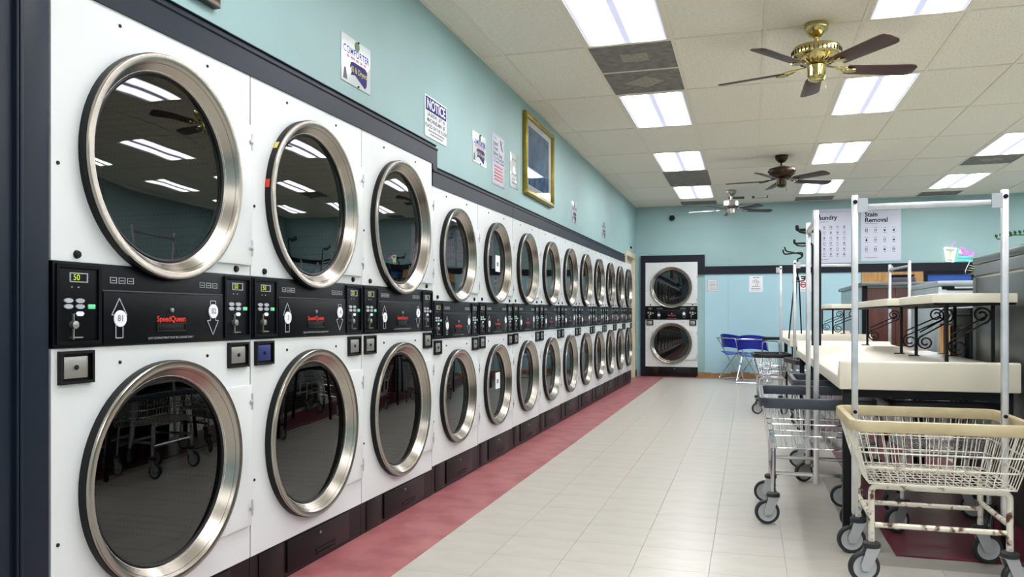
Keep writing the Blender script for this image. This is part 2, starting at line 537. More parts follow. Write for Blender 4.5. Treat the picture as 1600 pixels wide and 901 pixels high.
def ctile(x0, x1, y0, y1, m):
    key = (round(x1 - x0, 3), round(y1 - y0, 3), m)
    if key not in tcache:
        w, h = (x1 - x0) / 2 - .010, (y1 - y0) / 2 - .010
        me = MB().box(-w, w, -h, h, -.0, .016).mesh('ceiling_tile', smooth=False)
        me.materials.append(M[m]); tcache[key] = me
    o = inst('ceiling_tile', tcache[key], ceil, ((x0 + x1) / 2, (y0 + y1) / 2, CZ + .002 + random.uniform(-.0012, .0012)))
    o.rotation_euler = (random.uniform(-.0015, .0015), random.uniform(-.002, .002), 0)
    return o
lo_c = LCOLS[0]
for i in range(len(GX) - 1):
    for j in range(len(GY) - 1):
        x0, x1, y0, y1 = GX[i], GX[i + 1], GY[j], GY[j + 1]
        if is_light(i, y0):
            lights.append((i, (x0 + x1) / 2, (y0 + y1) / 2, x1 - x0, y1 - y0)); continue
        m = 'tile' if (y0 < 8 and (i * 3 + j) % 3) else 'tile_b'
        ym = (y0 + y1) / 2
        if i == LCOLS[0] and abs(y0 - 5.683) < .1:
            t = ctile(x0, x1, y0, ym, 'tile_grey'); t2 = ctile(x0, x1, ym, y1, 'tile_grey')
            obj('clean_patch', MB().box(-.1, .1, -.09, .09, -.0015, .0), 'tile_mark', t)
            obj('clean_patch', MB().prism([(-.17, 0), (.02, -.16), (.16, 0), (0, .16)], -.0015, 0, 'xy'), 'tile_mark', t2)
            obj('ceiling_crossbar', MB().box(x0, x1, ym - .01, ym + .01, CZ - .003, CZ + .02), 'tgrid', ceil)
            continue
        if i == LCOLS[0] and abs(y0 - 10.863) < .1: m = 'tile_grey'
        if i == LCOLS[2] and abs(y0 - 10.863) < .1:
            t = ctile(x0, x1, y0, ym, 'tile_grey'); ctile(x0, x1, ym, y1, 'tile_b')
            obj('clean_patch', MB().prism([(-.15, -.05), (.05, -.13), (.15, .04), (-.05, .12)], -.0015, 0, 'xy'), 'tile_mark', t)
            continue
        if y0 > 13.3 and i in (LCOLS[0], LCOLS[1], LCOLS[2]):
            yy = y0 + .38
            ctile(x0, x1, y0, yy, 'tile_b'); ctile(x0, x1, yy, y1, 'tile_grey'); continue
        ctile(x0, x1, y0, y1, m)
# dark slot vents by the end wall
for x in (-.32, .05):
    v = obj('slot_vent', MB().frame(x, x + .25, 0, .3, .02, 0, .012), 'vent_dark', None)
    v.rotation_euler = (PI / 2, 0, 0); v.location = (0, 13.75, CZ + .0)
    tag(v, 'small dark ceiling vent %s the silver ceiling fan' % ('left of' if x < -.1 else 'right of'), 'vent', 'small ceiling vents by the end wall')
    obj('slat', MB().box(x + .02, x + .23, .003, .01, .02, .28), 'vent_dark', v)

rows = {}
fr_me = ln_me = None
COLN = {LCOLS[0]: 'the row nearest the dryers', LCOLS[1]: 'the row right of the brass fan', LCOLS[2]: 'the third row from the dryers', LCOLS[3]: 'the row farthest from the dryers'}
ORD = {1: 'first', 3: 'second', 5: 'third', 7: 'fourth', -1: 'zeroth'}
for (i, cx, cy, w, h) in lights:
    k = round((cy - h / 2 - 5.683) / 1.295)
    if fr_me is None:
        fr_me = MB().box(-w / 2 + .012, -w / 2 + .035, -h / 2 + .012, h / 2 - .012, -.008, .02).box(w / 2 - .035, w / 2 - .012, -h / 2 + .012, h / 2 - .012, -.008, .02).box(-w / 2 + .035, w / 2 - .035, -h / 2 + .012, -h / 2 + .035, -.008, .02).box(-w / 2 + .035, w / 2 - .035, h / 2 - .035, h / 2 - .012, -.008, .02).mesh('frame')
        fr_me.materials.append(M['tgrid'])
        ln_me = MB().box(-w / 2 + .034, w / 2 - .034, -h / 2 + .034, h / 2 - .034, 0.0, .008).mesh('diffuser', smooth=False)
        ln_me.materials.append(M['lens'])
    pos = {-1: 'at the far end of', }
    n = {7: 'farthest', 5: 'second farthest', 3: 'third farthest', 1: 'fourth farthest', -1: 'fourth farthest'}
    rank = {5: 'farthest', 3: 'second farthest', 1: 'third farthest', -1: 'fourth farthest', -3: 'fifth farthest', -5: 'nearest'}.get(k, 'overhead')
    t = thing('ceiling_light', 'lit fluorescent ceiling panel, %s one in %s' % (rank, COLN[i]), 'ceiling light', (cx, cy, CZ + .002), 0, 'fluorescent ceiling panels')
    inst('frame', fr_me, t); inst('diffuser', ln_me, t)

# ------------------------------------------------------------------ navy trim round the dryers
def rail(name, y0, y1, z0, z1, label, h=.135):
    prof = [(WX, 0), (DX + .006, 0), (DX + .006, h * .62), (DX + .012, h * .66), (DX + .012, h * .72), (DX - .004, h * .76), (DX - .004, h * .84), (DX + .004, h * .87), (DX - .01, h * .95), (DX - .03, h), (WX, h)]
    vs = [(x, y0, z0 + z) for x, z in prof] + [(x, y1, z1 + z) for x, z in prof]
    n = len(prof)
    fs = [tuple(range(n)), tuple(range(2 * n - 1, n - 1, -1))] + [(i, i + n, (i + 1) % n + n, (i + 1) % n) for i in range(n)]
    return struct(name, MB().add(vs, fs), 'navy', label)
BT, ST = 1.978, 1.845
SLOPE = 0.0045
def sdz(y): return SLOPE * (y - SM_Y0)
rail('trim_1', 1.72, SM_Y0 + .07, BT, BT, 'navy moulding above the three large dryers')
rail('trim_2', SM_Y0 + .001, 6.12, ST, ST + sdz(6.12), 'navy moulding above the nearest small dryers')
rail('trim_3', 6.125, 9.3, ST + sdz(6.12), ST + sdz(9.3), 'navy moulding above the middle small dryers')
rail('trim_4', 9.304, 12.15, ST + sdz(9.3), ST + sdz(12.15), 'navy moulding above the far small dryers')
struct('trim_5', MB().box(WX, DX + .006, SM_Y0 + .001, SM_Y0 + .07, ST + .08, BT), 'navy', 'short upright of navy moulding at the step')
struct('trim_6', MB().box(WX - .1, DX + .012, 1.15, 1.585, 0, 2.1).box(WX - .1, DX + .004, 1.585, 1.712, 0, 2.1).box(WX - .1, DX + .02, 1.598, 1.606, 0, 2.1).box(WX - .1, DX + .016, 1.612, 1.624, 0, 2.1), 'navy', 'fluted navy post beside the first large dryer', bevel=.004)
# back wall rail and dryer surround
struct('trim_7', MB().box(-.742, RX, BY - .03, BY, 1.79, 1.925), 'navy_dark', 'dark navy rail along the end wall')
struct('trim_8', MB().box(-1.84, -1.738, BY - .05, BY, 0, 2.13).box(-1.738, -.735, BY - .05, BY, 2.005, 2.13).box(-.868, -.735, BY - .05, BY, 1.79, 2.005), 'navy_dark', 'dark navy surround of the dryer in the end wall')
bbk = struct('baseboard_back', MB().box(-.86, -.62, BY - .02, BY, 0, .085), 'tan', 'broken tan wood baseboard under the pale blue wall')
for a, c_, h in ((-.615, -.30, .075), (-.296, .02, .10), (.024, 1.2, .085), (1.2, RX, .08)):
    obj('board', MB().box(a, c_, BY - .02, BY, 0, h), 'tan', bbk)

# ------------------------------------------------------------------ stacked dryers
def make_dryer(P, name, label, num):
    w = P['w']; R = P['R']; zb, zp0, zp1, zt = P['zb'], P['zp0'], P['zp1'], P['zt']
    zu, zl = P['zu'], P['zl']
    s = w / .9055
    T = thing(name, label, 'dryer')
    hw = w / 2 - .0035
    # cabinet shell behind the front
    c = MB().box(-hw, -hw + .01, .012, .80, 0.0, zt).box(hw - .01, hw, .012, .80, 0.0, zt).box(-hw, hw, .79, .80, 0, zt).box(-hw + .01, hw - .01, .012, .79, zt - .01, zt)
    obj('cabinet', c, 'white', T)
    for (z0, z1, zc, nm) in ((zp1, zt, zu, 'upper_front'), (zb, zp0, zl, 'lower_front')):
        p = obj(nm, MB().plate_hole(-hw, hw, z0 + .001, z1, 0, zc, R - .05, 0.0, .012), 'white', T, label='white enamel front panel')
        for sx, fz in ((-1, .94), (1, .94), (-1, .35)):
            obj('screw', MB().lathe([(0, .004), (.005, .003), (.006, 0)], (sx * (hw - .022) if fz < .9 else sx * hw * .45, 0, z0 + (z1 - z0) * fz), n=8), 'blackm', p)
        # hinged plate behind the ring, at the right
        hp = obj('hinge_plate', MB().plate_hole(-R * .3, hw - .004, zc - R * .80, zc + R * .68, 0, zc, R - .05, -.009, 0.0), 'white', T, bevel=0) if False else None
        poly = []
        a0, a1 = math.asin(.68), -math.asin(.80)
        for k in range(15):
            a = a0 + (a1 - a0) * k / 14
            poly.append(((R - .012) * math.cos(a), zc + (R - .012) * math.sin(a)))
        poly = [(hw - .006, zc + R * .68)] + poly + [(hw - .006, zc - R * .80)]
        poly[1] = (poly[1][0], zc + R * .68); poly[-2] = (poly[-2][0], zc - R * .80)
        hp = obj('hinge_plate', MB().prism(poly, -.015, 0.0), 'white', T, bevel=.002)
        for fz in (.5, -.62):
            obj('hinge', MB().tube([(hw - .006, -.013, zc + R * fz - .03), (hw - .006, -.013, zc + R * fz + .03)], .006, 8).lathe([(0, .012), (.008, .010), (.008, 0)], (hw - .016, -.013, zc + R * fz), n=8), 'zinc', hp)
        # round door
        D = obj('door', MB().lathe([(R - .004, .026), (R, .027), (R, .034), (R - .002, .036), (R - .020, .036), (R - .022, .0345), (R - .054, -.006), (R - .060, -.010), (R - .03, .0)], (0, 0, zc), n=72), 'steel', T, label='brushed steel door ring')
        obj('gasket', MB().lathe([(R - .03, -.0), (R + .001, 0.0), (R + .002, .024), (R - .003, .0268), (R - .03, .026)], (0, 0, zc), n=72), 'blackm', D)
        obj('seal', MB().lathe([(R - .0535, -.006), (R - .058, -.003), (R - .065, -.007), (R - .067, -.016), (R - .056, -.02)], (0, 0, zc), n=64), 'blackm', D)
        obj('door_glass', MB().lathe([(R - .064, -.010), (R * .72, -.0088), (R * .5, -.0077), (R * .25, -.007), (0.0005, -.0068)], (0, 0, zc), n=64), 'glass', D, label='dark smoked glass')
        obj('drum', MB().lathe([(R - .060, -.018), (R - .062, -.05), (R + .02, -.07), (R + .02, -.60), (R * .5, -.62), (.001, -.62)], (0, 0, zc), n=48), 'drum', T, label='perforated steel drum')
        if nm == 'upper_front' and P.get('blue'):
            for a, col in ((2.50, 'ink_yellow'), (2.98, 'red_logo')):
                m_ = MB()
                pts = [(a + .09 * q / 4) for q in range(5)]
                vs = [(math.cos(t_) * (R + .004), -h_, zc + math.sin(t_) * (R + .004)) for t_ in pts for h_ in (.004, .022)]
                obj('door_sticker', m_.add(vs, [(2 * q, 2 * q + 1, 2 * q + 3, 2 * q + 2) for q in range(4)]), col, D)
    # control strip
    cp = obj('control_panel', MB().box(-hw, hw, -.006, .012, zp0, zp1), 'black', T, bevel=.002, label='black control strip with timers and coin slots')
    ph = zp1 - zp0
    mw = .164 * s
    zz = lambda f: zp1 - ph * f
    for side in (-1, 1):
        x0 = -hw + .004 if side < 0 else hw - .004 - mw
        rim = MB().frame(x0 + .004, x0 + mw - .004, zz(.96), zz(.03), .010, -.012, -.006)
        obj('coin_module_frame', rim, 'black', cp)
        xd = x0 + mw * .31
        obj('timer_display', MB().frame(xd, xd + mw * .38, zz(.235), zz(.125), .0025, -.0095, -.006), 'grey_print', cp)
        text('50', .024 * s, 'green_led', cp, (xd + mw * .15, -.0068, zz(.18)), bold=.0)
        for bi in range(2):
            for bj in range(2):
                bx = x0 + mw * (.19 + .245 * bi); bz = zz(.45 + .068 * bj)
                obj('button', MB().prism([(bx + mw * .19 * (.5 + .5 * math.cos(a) * .98), bz + ph * .026 * math.sin(a) * 1.1) for a in [2 * PI * q / 10 for q in range(10)]], -.0095, -.006), 'grey_print', cp)
        obj('start_button', MB().box(x0 + mw * .70, x0 + mw * .86, -.0095, -.006, zz(.545), zz(.49)), 'green_btn' if (side < 0 or num % 3) else 'grey_print', cp, bevel=.002)
        obj('price_sticker', MB().prism([(x0 + mw * a, zz(f)) for a, f in ((.44, .6), (.48, .575), (.58, .575), (.62, .6), (.58, .63), (.48, .63))], -.0085, -.006), 'white_flat', cp)
        obj('coin_slot', MB().box(x0 + mw * .365, x0 + mw * .385, -.012, -.006, zz(.90), zz(.60)).lathe([(0, .016), (.011 * s, .014), (.011 * s, 0)], (x0 + mw * .37, -.006, zz(.73)), n=12).box(x0 + mw * .31, x0 + mw * .52, -.02, -.006, zz(.885), zz(.87)), 'coin_steel', cp)
        for q, fx in enumerate((.36, .5)):
            obj('pilot_dot', MB().box(x0 + mw * fx - .002, x0 + mw * fx + .002, -.0075, -.006, zz(.30), zz(.285)), 'grey_print', cp)
        # black round lock above the strip
        obj('lock_knob', MB().lathe([(0, .009), (.010, .008), (.012, .003), (.0125, 0)], (x0 + mw * .5, 0, zp1 + .022), n=12), 'blackm', T)
        # coin box below the strip
        cw, chh = .118 * s, .092 * s
        cx0 = -hw + .02 * s if side < 0 else hw - .02 * s - cw
        cb = obj('coin_box', MB().frame(cx0, cx0 + cw, zp0 - .008 - chh, zp0 - .008, .008, -.014, .0).box(cx0 + .008, cx0 + cw - .008, -.003, 0, zp0 - chh, zp0 - .016), 'blackm', T, label='coin box in a black frame')
        obj('coin_box_face', MB().box(cx0 + .012, cx0 + cw * .80, -.012, -.003, zp0 - chh + .008, zp0 - .024), 'coin_blue' if (P.get('blue') and side < 0) else 'coin_steel', cb, bevel=.002)
        obj('coin_box_lock', MB().lathe([(0, .004), (.007, .003), (.007, 0)], (cx0 + .012 + (cw * .8 - .012) / 2, -.012, zp0 - .008 - chh / 2), n=10), 'blackm', cb)
    # centre: icon strip, seam, lint drawer
    xl, xr = -hw + .004 + mw + .004, hw - .004 - mw - .004
    for side in (-1, 1):
        for q in range(3):
            ix = (xl + .03 * s + q * .034 * s) if side < 0 else (xr - .03 * s - q * .034 * s - .026 * s)
            obj('care_icon', MB().frame(ix, ix + .026 * s, zz(.225), zz(.15), .0018, -.0072, -.006).box(ix + .006 * s, ix + .02 * s, -.0072, -.006, zz(.195), zz(.185)), 'grey_print', cp)
    dr = obj('lint_drawer', MB().box(xl + .002, xr - .002, -.010, -.006, zz(.985), zz(.335)), 'black', T, bevel=.0015, label='black lint drawer with arrows and red lettering')
    obj('drawer_seam', MB().box(xl, xr, -.0085, -.006, zz(.325), zz(.31)), 'grey_dark', cp)
    yf, yb = -.0112, -.010
    def arrow(cx, up, parent):
        h0, h1 = (zz(.90), zz(.41)) if up else (zz(.41), zz(.90))
        sg = 1 if up else -1
        hd = (abs(h1 - h0)) * .42
        tw, sw = .030 * s, .014 * s
        pts = [(cx - sw, h0), (cx - sw, h1 - sg * hd), (cx - tw, h1 - sg * hd), (cx, h1), (cx + tw, h1 - sg * hd), (cx + sw, h1 - sg * hd), (cx + sw, h0)]
        m = MB()
        for q in range(len(pts)):
            a, b2 = pts[q], pts[(q + 1) % len(pts)]
            m.tube([(a[0], yb, a[1]), (b2[0], yb, b2[1])], .0018, 4)
        obj('arrow_mark', m, 'grey_print', parent)
    arrow(xl + .062 * s, True, dr); arrow(xr - .058 * s, False, dr)
    for (cx, f, n_) in ((xl + .064 * s, .66, num * 2 - 1), (xr - .058 * s, .56, num * 2)):
        obj('number_sticker', MB().lathe([(.0005, .0035), (.0245 * s, .0035), (.025 * s, .001)], (cx, -.010, zz(f)), n=20), 'white_flat', dr)
        if P.get('nums'):
            text(str(n_), .026 * s, 'ink_grey', dr, (cx, -.0142, zz(f)), bold=.0005)
    cxm = (xl + xr) / 2 + .01
    text('SpeedQueen', .0265 * s, 'red_logo', dr, (cxm, yf, zz(.67)), bold=.00045, sx=.98)
    obj('handle_recess', MB().frame(cxm - .068 * s, cxm + .068 * s, zz(.84), zz(.72), .004, -.0135, -.010).box(cxm - .064 * s, cxm + .064 * s, -.0105, -.010, zz(.83), zz(.73)), 'blackm', dr, bevel=.001)
    text('LINT COMPARTMENT MUST BE CLEANED DAILY', .0098 * s, 'grey_print', dr, (cxm, yf, zz(.92)), bold=.0)
    obj('drawer_lock', MB().lathe([(0, .006), (.007, .005), (.008, 0)], (cxm, -.010, zz(.55)), n=10), 'coin_steel', dr)
    # plinth
    pl = obj('plinth', MB().box(-hw - .002, hw + .002, .004, .06, 0, zb), 'plinth', T, label='dark plinth with removable kick panel')
    obj('kick_panel', MB().box(-hw * .45, hw * .72, -.004, .004, .02, zb - .006), 'plinth', pl, bevel=.002)
    obj('kick_seam', MB().box(-hw * .88, -hw * .5, 0.0, .004, .008, zb - .004), 'plinth', pl, bevel=.001)
    obj('kick_slot', MB().box(hw * .05, hw * .42, -.008, -.004, .045, .055).box(hw * .05, hw * .42, -.007, -.004, .03, .036), 'blackm', pl)
    obj('kick_lock', MB().lathe([(0, .006), (.007, .005), (.007, 0)], (hw * .12, -.004, zb * .78), n=8), 'coin_steel', pl)
    return T

BIG = dict(w=BIG_W, R=.357, zb=.155, zp0=.98, zp1=1.22, zt=1.985, zu=1.545, zl=.568, nums=True)
SML = dict(w=SM_W, R=.298, zb=.168, zp0=.927, zp1=1.159, zt=1.852, zu=1.458, zl=.553)
big_labels = ['large white stacked dryer nearest the camera, beside the navy post', 'large white stacked dryer with a blue coin box, second from the navy post', 'large white stacked dryer just before the navy moulding steps down']
DR = []
for k in range(3):
    P = dict(BIG); P['blue'] = (k == 1)
    d = make_dryer(P, 'stacked_dryer', big_labels[k], [41, 2, 3][k])
    d.location = (DX, BIG_Y0 + BIG_W * (k + .5), 0); d.rotation_euler = (0, 0, PI / 2)
    d['group'] = 'large stacked dryers'
    DR.append(d)
ordn = ['first', 'second', 'third', 'fourth', 'fifth', 'sixth', 'seventh', 'eighth', 'ninth', 'tenth']
extra = ['', 'with white notes', 'below the gold frame', '', '', '', '', '', '', 'by the door casing']
proto = make_dryer(SML, 'stacked_dryer', '', 5)
for k in range(10):
    d = proto if k == 0 else copy_tree(proto)
    y = SM_Y0 + SM_W * (k + .5)
    d.location = (DX, y, sdz(y)); d.rotation_euler = (0, 0, PI / 2)
    d['label'] = ('smaller white stacked dryer, %s after the moulding step%s' % (ordn[k], (', ' + extra[k]) if extra[k] else '')).strip()
    d['group'] = 'smaller stacked dryers'
    DR.append(d)
d = copy_tree(DR[2]); d.location = ((-1.735 - .872) / 2, BY - .06, .02); d.rotation_euler = (0, 0, 0)
d['label'] = 'white stacked dryer set into the end wall inside a navy surround'
d['group'] = 'large stacked dryers'
# fix: the copies keep small gaps to the floor closed by a threshold strip
struct('trim_10', MB().box(WX - .1, DX - .012, SM_Y0, SM_Y1, 0, .04), 'plinth', 'dark threshold under the small dryers')
struct('trim_11', MB().box(-1.735, -.872, BY - .05, BY - .0, 0, .03), 'plinth', 'dark threshold under the end wall dryer')
# notes stuck on the glass of the second small dryer
def wall_thing(name, label, cat, y, z, x=WX, group=None):
    return thing(name, label, cat, (x, y, z), PI / 2, group)
yn = SM_Y0 + SM_W * 1.5
for zc, nm in ((1.45, 'upper'), (.585, 'lower')):
    t = wall_thing('paper_note', 'small white note stuck to the %s door glass of a small dryer' % nm, 'note', yn - .02, zc + sdz(yn), DX + .024, 'notes on the dryer glass')
    obj('sheet', MB().box(-.075, .03, -.002, 0, -.06, .06), 'white_flat', t)
    obj('print_block', MB().box(-.05, -.005, -.003, -.002, -.02, .01), 'ink_grey', t)

# ------------------------------------------------------------------ signs on the left wall
def lines(parent, x0, x1, zs, h, material, y=-.0045, ragged=.25, seed=1):
    rnd = random.Random(seed)
    for z in zs:
        a = (x1 - x0) * rnd.uniform(0, ragged) / 2
        m = MB(); x = x0 + a
        while x < x1 - a:
            wd = rnd.uniform(.5, 1.4) * h * 3.2
            m.box(x, min(x + wd, x1 - a), y, y + .001, z, z + h); x += wd + h * .7
        obj('print_line', m, material, parent)
def comforter(y0, y1, z0, z1, label, big=True, far=False):
    w, h = y1 - y0, z1 - z0
    t = wall_thing('comforter_sign', label, 'sign', (y0 + y1) / 2, (z0 + z1) / 2, group='comforter signs on the teal wall')
    obj('sheet', MB().box(-w / 2, w / 2, -.004, 0, -h / 2, h / 2), 'plastic_sleeve', t)
    text('COMFORTER', w * .165, 'ink_blue2', t, (0, -.0046, h * .20), bold=.001, sx=.92)
    obj('logo_dot', MB().lathe([(.0005, .002), (w * .08, .002), (w * .08, 0)], (w * .02, -.004, h * .38), n=14), 'ink_green', t)
    if not far:
        lines(t, -w * .36, w * .36, (h * .04,), h * .07, 'ink_pink', seed=4)
    bub = [(-.2, .0), (-.1, .03), (.3, .03), (.38, -.03), (.36, -.34), (.3, -.42), (-.05, -.24), (-.2, -.28), (-.16, -.2), (-.22, -.1)]
    obj('speech_bubble', MB().prism([(a * w, (c_ - .02) * h) for a, c_ in bub], -.005, -.004), 'ink_blue', t)
    text('45 lb Dryers', w * .13, 'ink_yellow', t, (w * .08, -.0056, -h * .16), bold=.0004, sx=.85)
    obj('figure_mark', MB().prism([(-.45 * w, -.44 * h), (-.32 * w, -.44 * h), (-.36 * w, -.2 * h), (-.41 * w, -.2 * h)], -.005, -.004), 'grey_dark', t)
    for zz_ in (h * .49, -h * .49):
        obj('tack', MB().lathe([(0, .008), (.006, .007), (.004, 0)], (w * .05, -.004, zz_ * .97), n=8), 'ink', t)
    return t
comforter(3.545, 3.857, 2.238, 2.474, 'white comforter sign with a blue speech bubble above the large dryers')
comforter(5.50, 5.806, 2.198, 2.42, 'white comforter sign between the blue notice and the tall lilac sign')
comforter(8.90, 9.165, 2.137, 2.368, 'small comforter sign right of the gold picture frame', far=True)
comforter(10.82, 11.142, 2.15, 2.36, 'farthest comforter sign on the teal wall near the corner', far=True)
# NOTICE
y0, y1, z0, z1 = 4.602, 4.972, 2.19, 2.45
w, h = y1 - y0, z1 - z0
t = wall_thing('notice_sign', 'white plastic sign with NOTICE on a dark blue band', 'sign', (y0 + y1) / 2, (z0 + z1) / 2)
obj('board', MB().box(-w / 2, w / 2, -.006, 0, -h / 2, h / 2), 'white_flat', t, bevel=.003)
obj('blue_band', MB().box(-w * .47, w * .47, -.007, -.006, h * .13, h * .46), 'ink_blue', t)
text('NOTICE', .088, 'white_flat', t, (0, -.0076, h * .29), bold=.0022, sx=.98)
text('LAUNDRY LEFT IN', .036, 'ink', t, (0, -.0066, h * .05), bold=.0006)
text('MACHINES MAY BE', .036, 'ink', t, (0, -.0066, -h * .09), bold=.0006)
text('PLACED ON THE FLOOR', .033, 'ink', t, (0, -.0066, -h * .23), bold=.0006)
lines(t, -w * .38, w * .4, (-h * .35, -h * .43), .009, 'ink_grey', -.0068, seed=3)
# tall lilac sign
y0, y1, z0, z1 = 5.957, 6.29, 2.108, 2.514
w, h = y1 - y0, z1 - z0
t = wall_thing('inspection_sign', 'tall lilac-white sign asking to inspect dryers, beside the small clear sign', 'sign', (y0 + y1) / 2, (z0 + z1) / 2)
obj('board', MB().box(-w / 2, w / 2, -.005, 0, -h / 2, h / 2), 'lilac_paper', t, bevel=.002)
obj('border', MB().frame(-w * .46, w * .46, -h * .48, -h * .09, .003, -.006, -.005).frame(-w * .46, w * .46, -h * .06, h * .48, .003, -.006, -.005), 'ink_grey', t)
text('Please', .035, 'ink_grey', t, (-w * .4, -.0056, h * .41), align='LEFT')
for q, s_ in enumerate(('Inspect', 'Dryers', 'Before Using')):
    text(s_, .05, 'ink', t, (-w * .42, -.0056, h * (.31 - .10 * q)), bold=.0008, align='LEFT', sx=.9)
text('We are Not Responsible', .028, 'ink_blue', t, (0, -.0056, h * .03), bold=.0003)
text('for Damage To Clothes', .028, 'ink_blue', t, (0, -.0056, -h * .03), bold=.0003)
obj('glyph', MB().tube([(w * .12, -.005, h * .42), (w * .2, -.005, h * .3), (w * .3, -.005, h * .22)], .006, 5).tube([(w * .3, -.005, h * .42), (w * .2, -.005, h * .33), (w * .3, -.005, h * .26)], .004, 5), 'ink_grey', t)
lines(t, -w * .4, w * .4, tuple(-h * .15 - .026 * q for q in range(5)), .014, 'ink_red', -.0058, seed=9)
# small clear sign
y0, y1, z0, z1 = 6.45, 6.69, 2.16, 2.453
w, h = y1 - y0, z1 - z0
t = wall_thing('clear_sign', 'small glossy sign in a clear sleeve left of the gold frame', 'sign', (y0 + y1) / 2, (z0 + z1) / 2)
obj('sleeve', MB().box(-w / 2, w / 2, -.005, 0, -h / 2, h / 2), 'plastic_sleeve', t, bevel=.002)
lines(t, -w * .3, w * .3, (h * .3, -h * .12, -h * .26, -h * .38), .012, 'ink_grey', -.0056, seed=12)
# gold framed picture
y0, y1, z0, z1 = 6.85, 7.905, 2.16, 2.90
w, h = y1 - y0, z1 - z0
t = wall_thing('framed_picture', 'large gold framed blue-grey print hung on the teal wall', 'picture', (y0 + y1) / 2, (z0 + z1) / 2)
obj('frame', MB().frame(-w / 2, w / 2, -h / 2, h / 2, .045, -.035, 0).frame(-w / 2 + .008, w / 2 - .008, -h / 2 + .008, h / 2 - .008, .018, -.042, -.03), 'gold', t, bevel=.004)
obj('mount', MB().box(-w / 2 + .045, w / 2 - .045, -.014, 0, -h / 2 + .045, h / 2 - .045), 'mat_board', t)
obj('print', MB().box(-w * .36, w * .36, -.016, -.014, -h * .36, h * .36), 'art', t)
obj('glazing', MB().add([(-w / 2 + .045, -.021, -h / 2 + .045), (w / 2 - .045, -.021, -h / 2 + .045), (w / 2 - .045, -.021, h / 2 - .045), (-w / 2 + .045, -.021, h / 2 - .045)], [(0, 1, 2, 3)]).mesh_raw('glazing'), 'pane', t)
# brown frame corner, top left
t = wall_thing('brown_picture', 'dark brown picture frame cut by the top edge of the photograph', 'picture', 2.30, 2.44)
obj('frame', MB().frame(-.27, .27, -.22, .25, .04, -.03, 0), 'bronze', t, bevel=.004)
obj('print', MB().box(-.23, .23, -.012, 0, -.18, .21), 'art', t)
# small wall sensor
t = wall_thing('wall_sensor', 'tiny dark sensor on the wall near the far corner', 'sensor', 13.53, 2.23)
obj('base', MB().box(-.025, .025, -.01, 0, -.05, .03), 'white', t, bevel=.003)
obj('eye', MB().lathe([(0, .03), (.018, .025), (.02, 0)], (0, -.01, -.01), n=12), 'ink', t)

# ------------------------------------------------------------------ things on the back wall
def back_thing(name, label, cat, x, z, y=BY, group=None):
    return thing(name, label, cat, (x, y, z), 0, group)
def guide_poster(x0, x1, z0, z1, title, label, nx_, nz_, bullet):
    w, h = x1 - x0, z1 - z0
    t = back_thing('guide_poster', label, 'poster', (x0 + x1) / 2, (z0 + z1) / 2, BY - .001, group='laundry guide posters')
    obj('sheet', MB().box(-w / 2, w / 2, -.006, 0, -h / 2, h / 2), 'lilac_paper', t, bevel=.002)
    for q, s_ in enumerate(title):
        text(s_, .105, 'ink', t, (-w * .40, -.0068, h * (.375 - .105 * q) if len(title) > 1 else h * .34), bold=.0028, align='LEFT', sx=.95)
    obj('rule', MB().box(-w * .40, w * .42, -.0072, -.006, h * .445, h * .449), 'ink_grey', t)
    zt_ = h * .205 if len(title) > 1 else h * .26
    obj('print_line', MB().box(-w * .40, -w * .08, -.0072, -.006, zt_, zt_ + .008), 'ink_grey', t)
    obj('print_line', MB().box(-w * .40, -w * .08, -.0072, -.006, -h * .44, -h * .44 + .008), 'ink_grey', t)
    rnd = random.Random(len(title) * 5 + nx_)
    zr0, zr1 = (h * .08, -h * .28) if len(title) > 1 else (h * .17, -h * .33)
    for i in range(nx_):
        for j in range(nz_):
            cx = -w * .36 + w * (.74 / (nx_ - 1)) * i * .92
            cz = zr0 + (zr1 - zr0) * j / (nz_ - 1)
            r = w * .032
            k = rnd.randrange(4)
            m = MB()
            if k == 0: m.frame(cx - r, cx + r, cz - r, cz + r, r * .45, -.0072, -.006)
            elif k == 1: m.prism([(cx - r, cz - r), (cx + r, cz - r), (cx + r * .3, cz + r), (cx - r * .3, cz + r)], -.0072, -.006)
            elif k == 2: m.lathe([(r * .6, .0072), (r, .0072), (r, .006), (r * .6, .006)], (cx, 0, cz), n=12, closed=True)
            else: m.prism([(cx - r, cz + r), (cx - r * .5, cz - r), (cx + r * .5, cz - r), (cx + r, cz + r), (cx, cz + r * .2)], -.0072, -.006)
            obj('care_symbol', m, 'ink' if bullet else 'ink_grey', t)
            obj('print_line', MB().box(cx - r * 1.1, cx + r * 1.3, -.0072, -.006, cz - r * 2.2, cz - r * 1.8), 'ink_grey', t)
            if bullet:
                obj('print_line', MB().box(cx - r * 1.1, cx + r * 1.3, -.0072, -.006, cz + r * 1.9, cz + r * 2.3), 'ink_grey', t)
guide_poster(1.02, 1.626, 1.945, 2.845, ['Laundry'], 'lilac Laundry symbol guide poster behind the chrome posts', 5, 6, False)
guide_poster(1.773, 2.378, 1.967, 2.842, ['Stain', 'Removal'], 'lilac Stain Removal guide poster on the end wall', 4, 3, True)
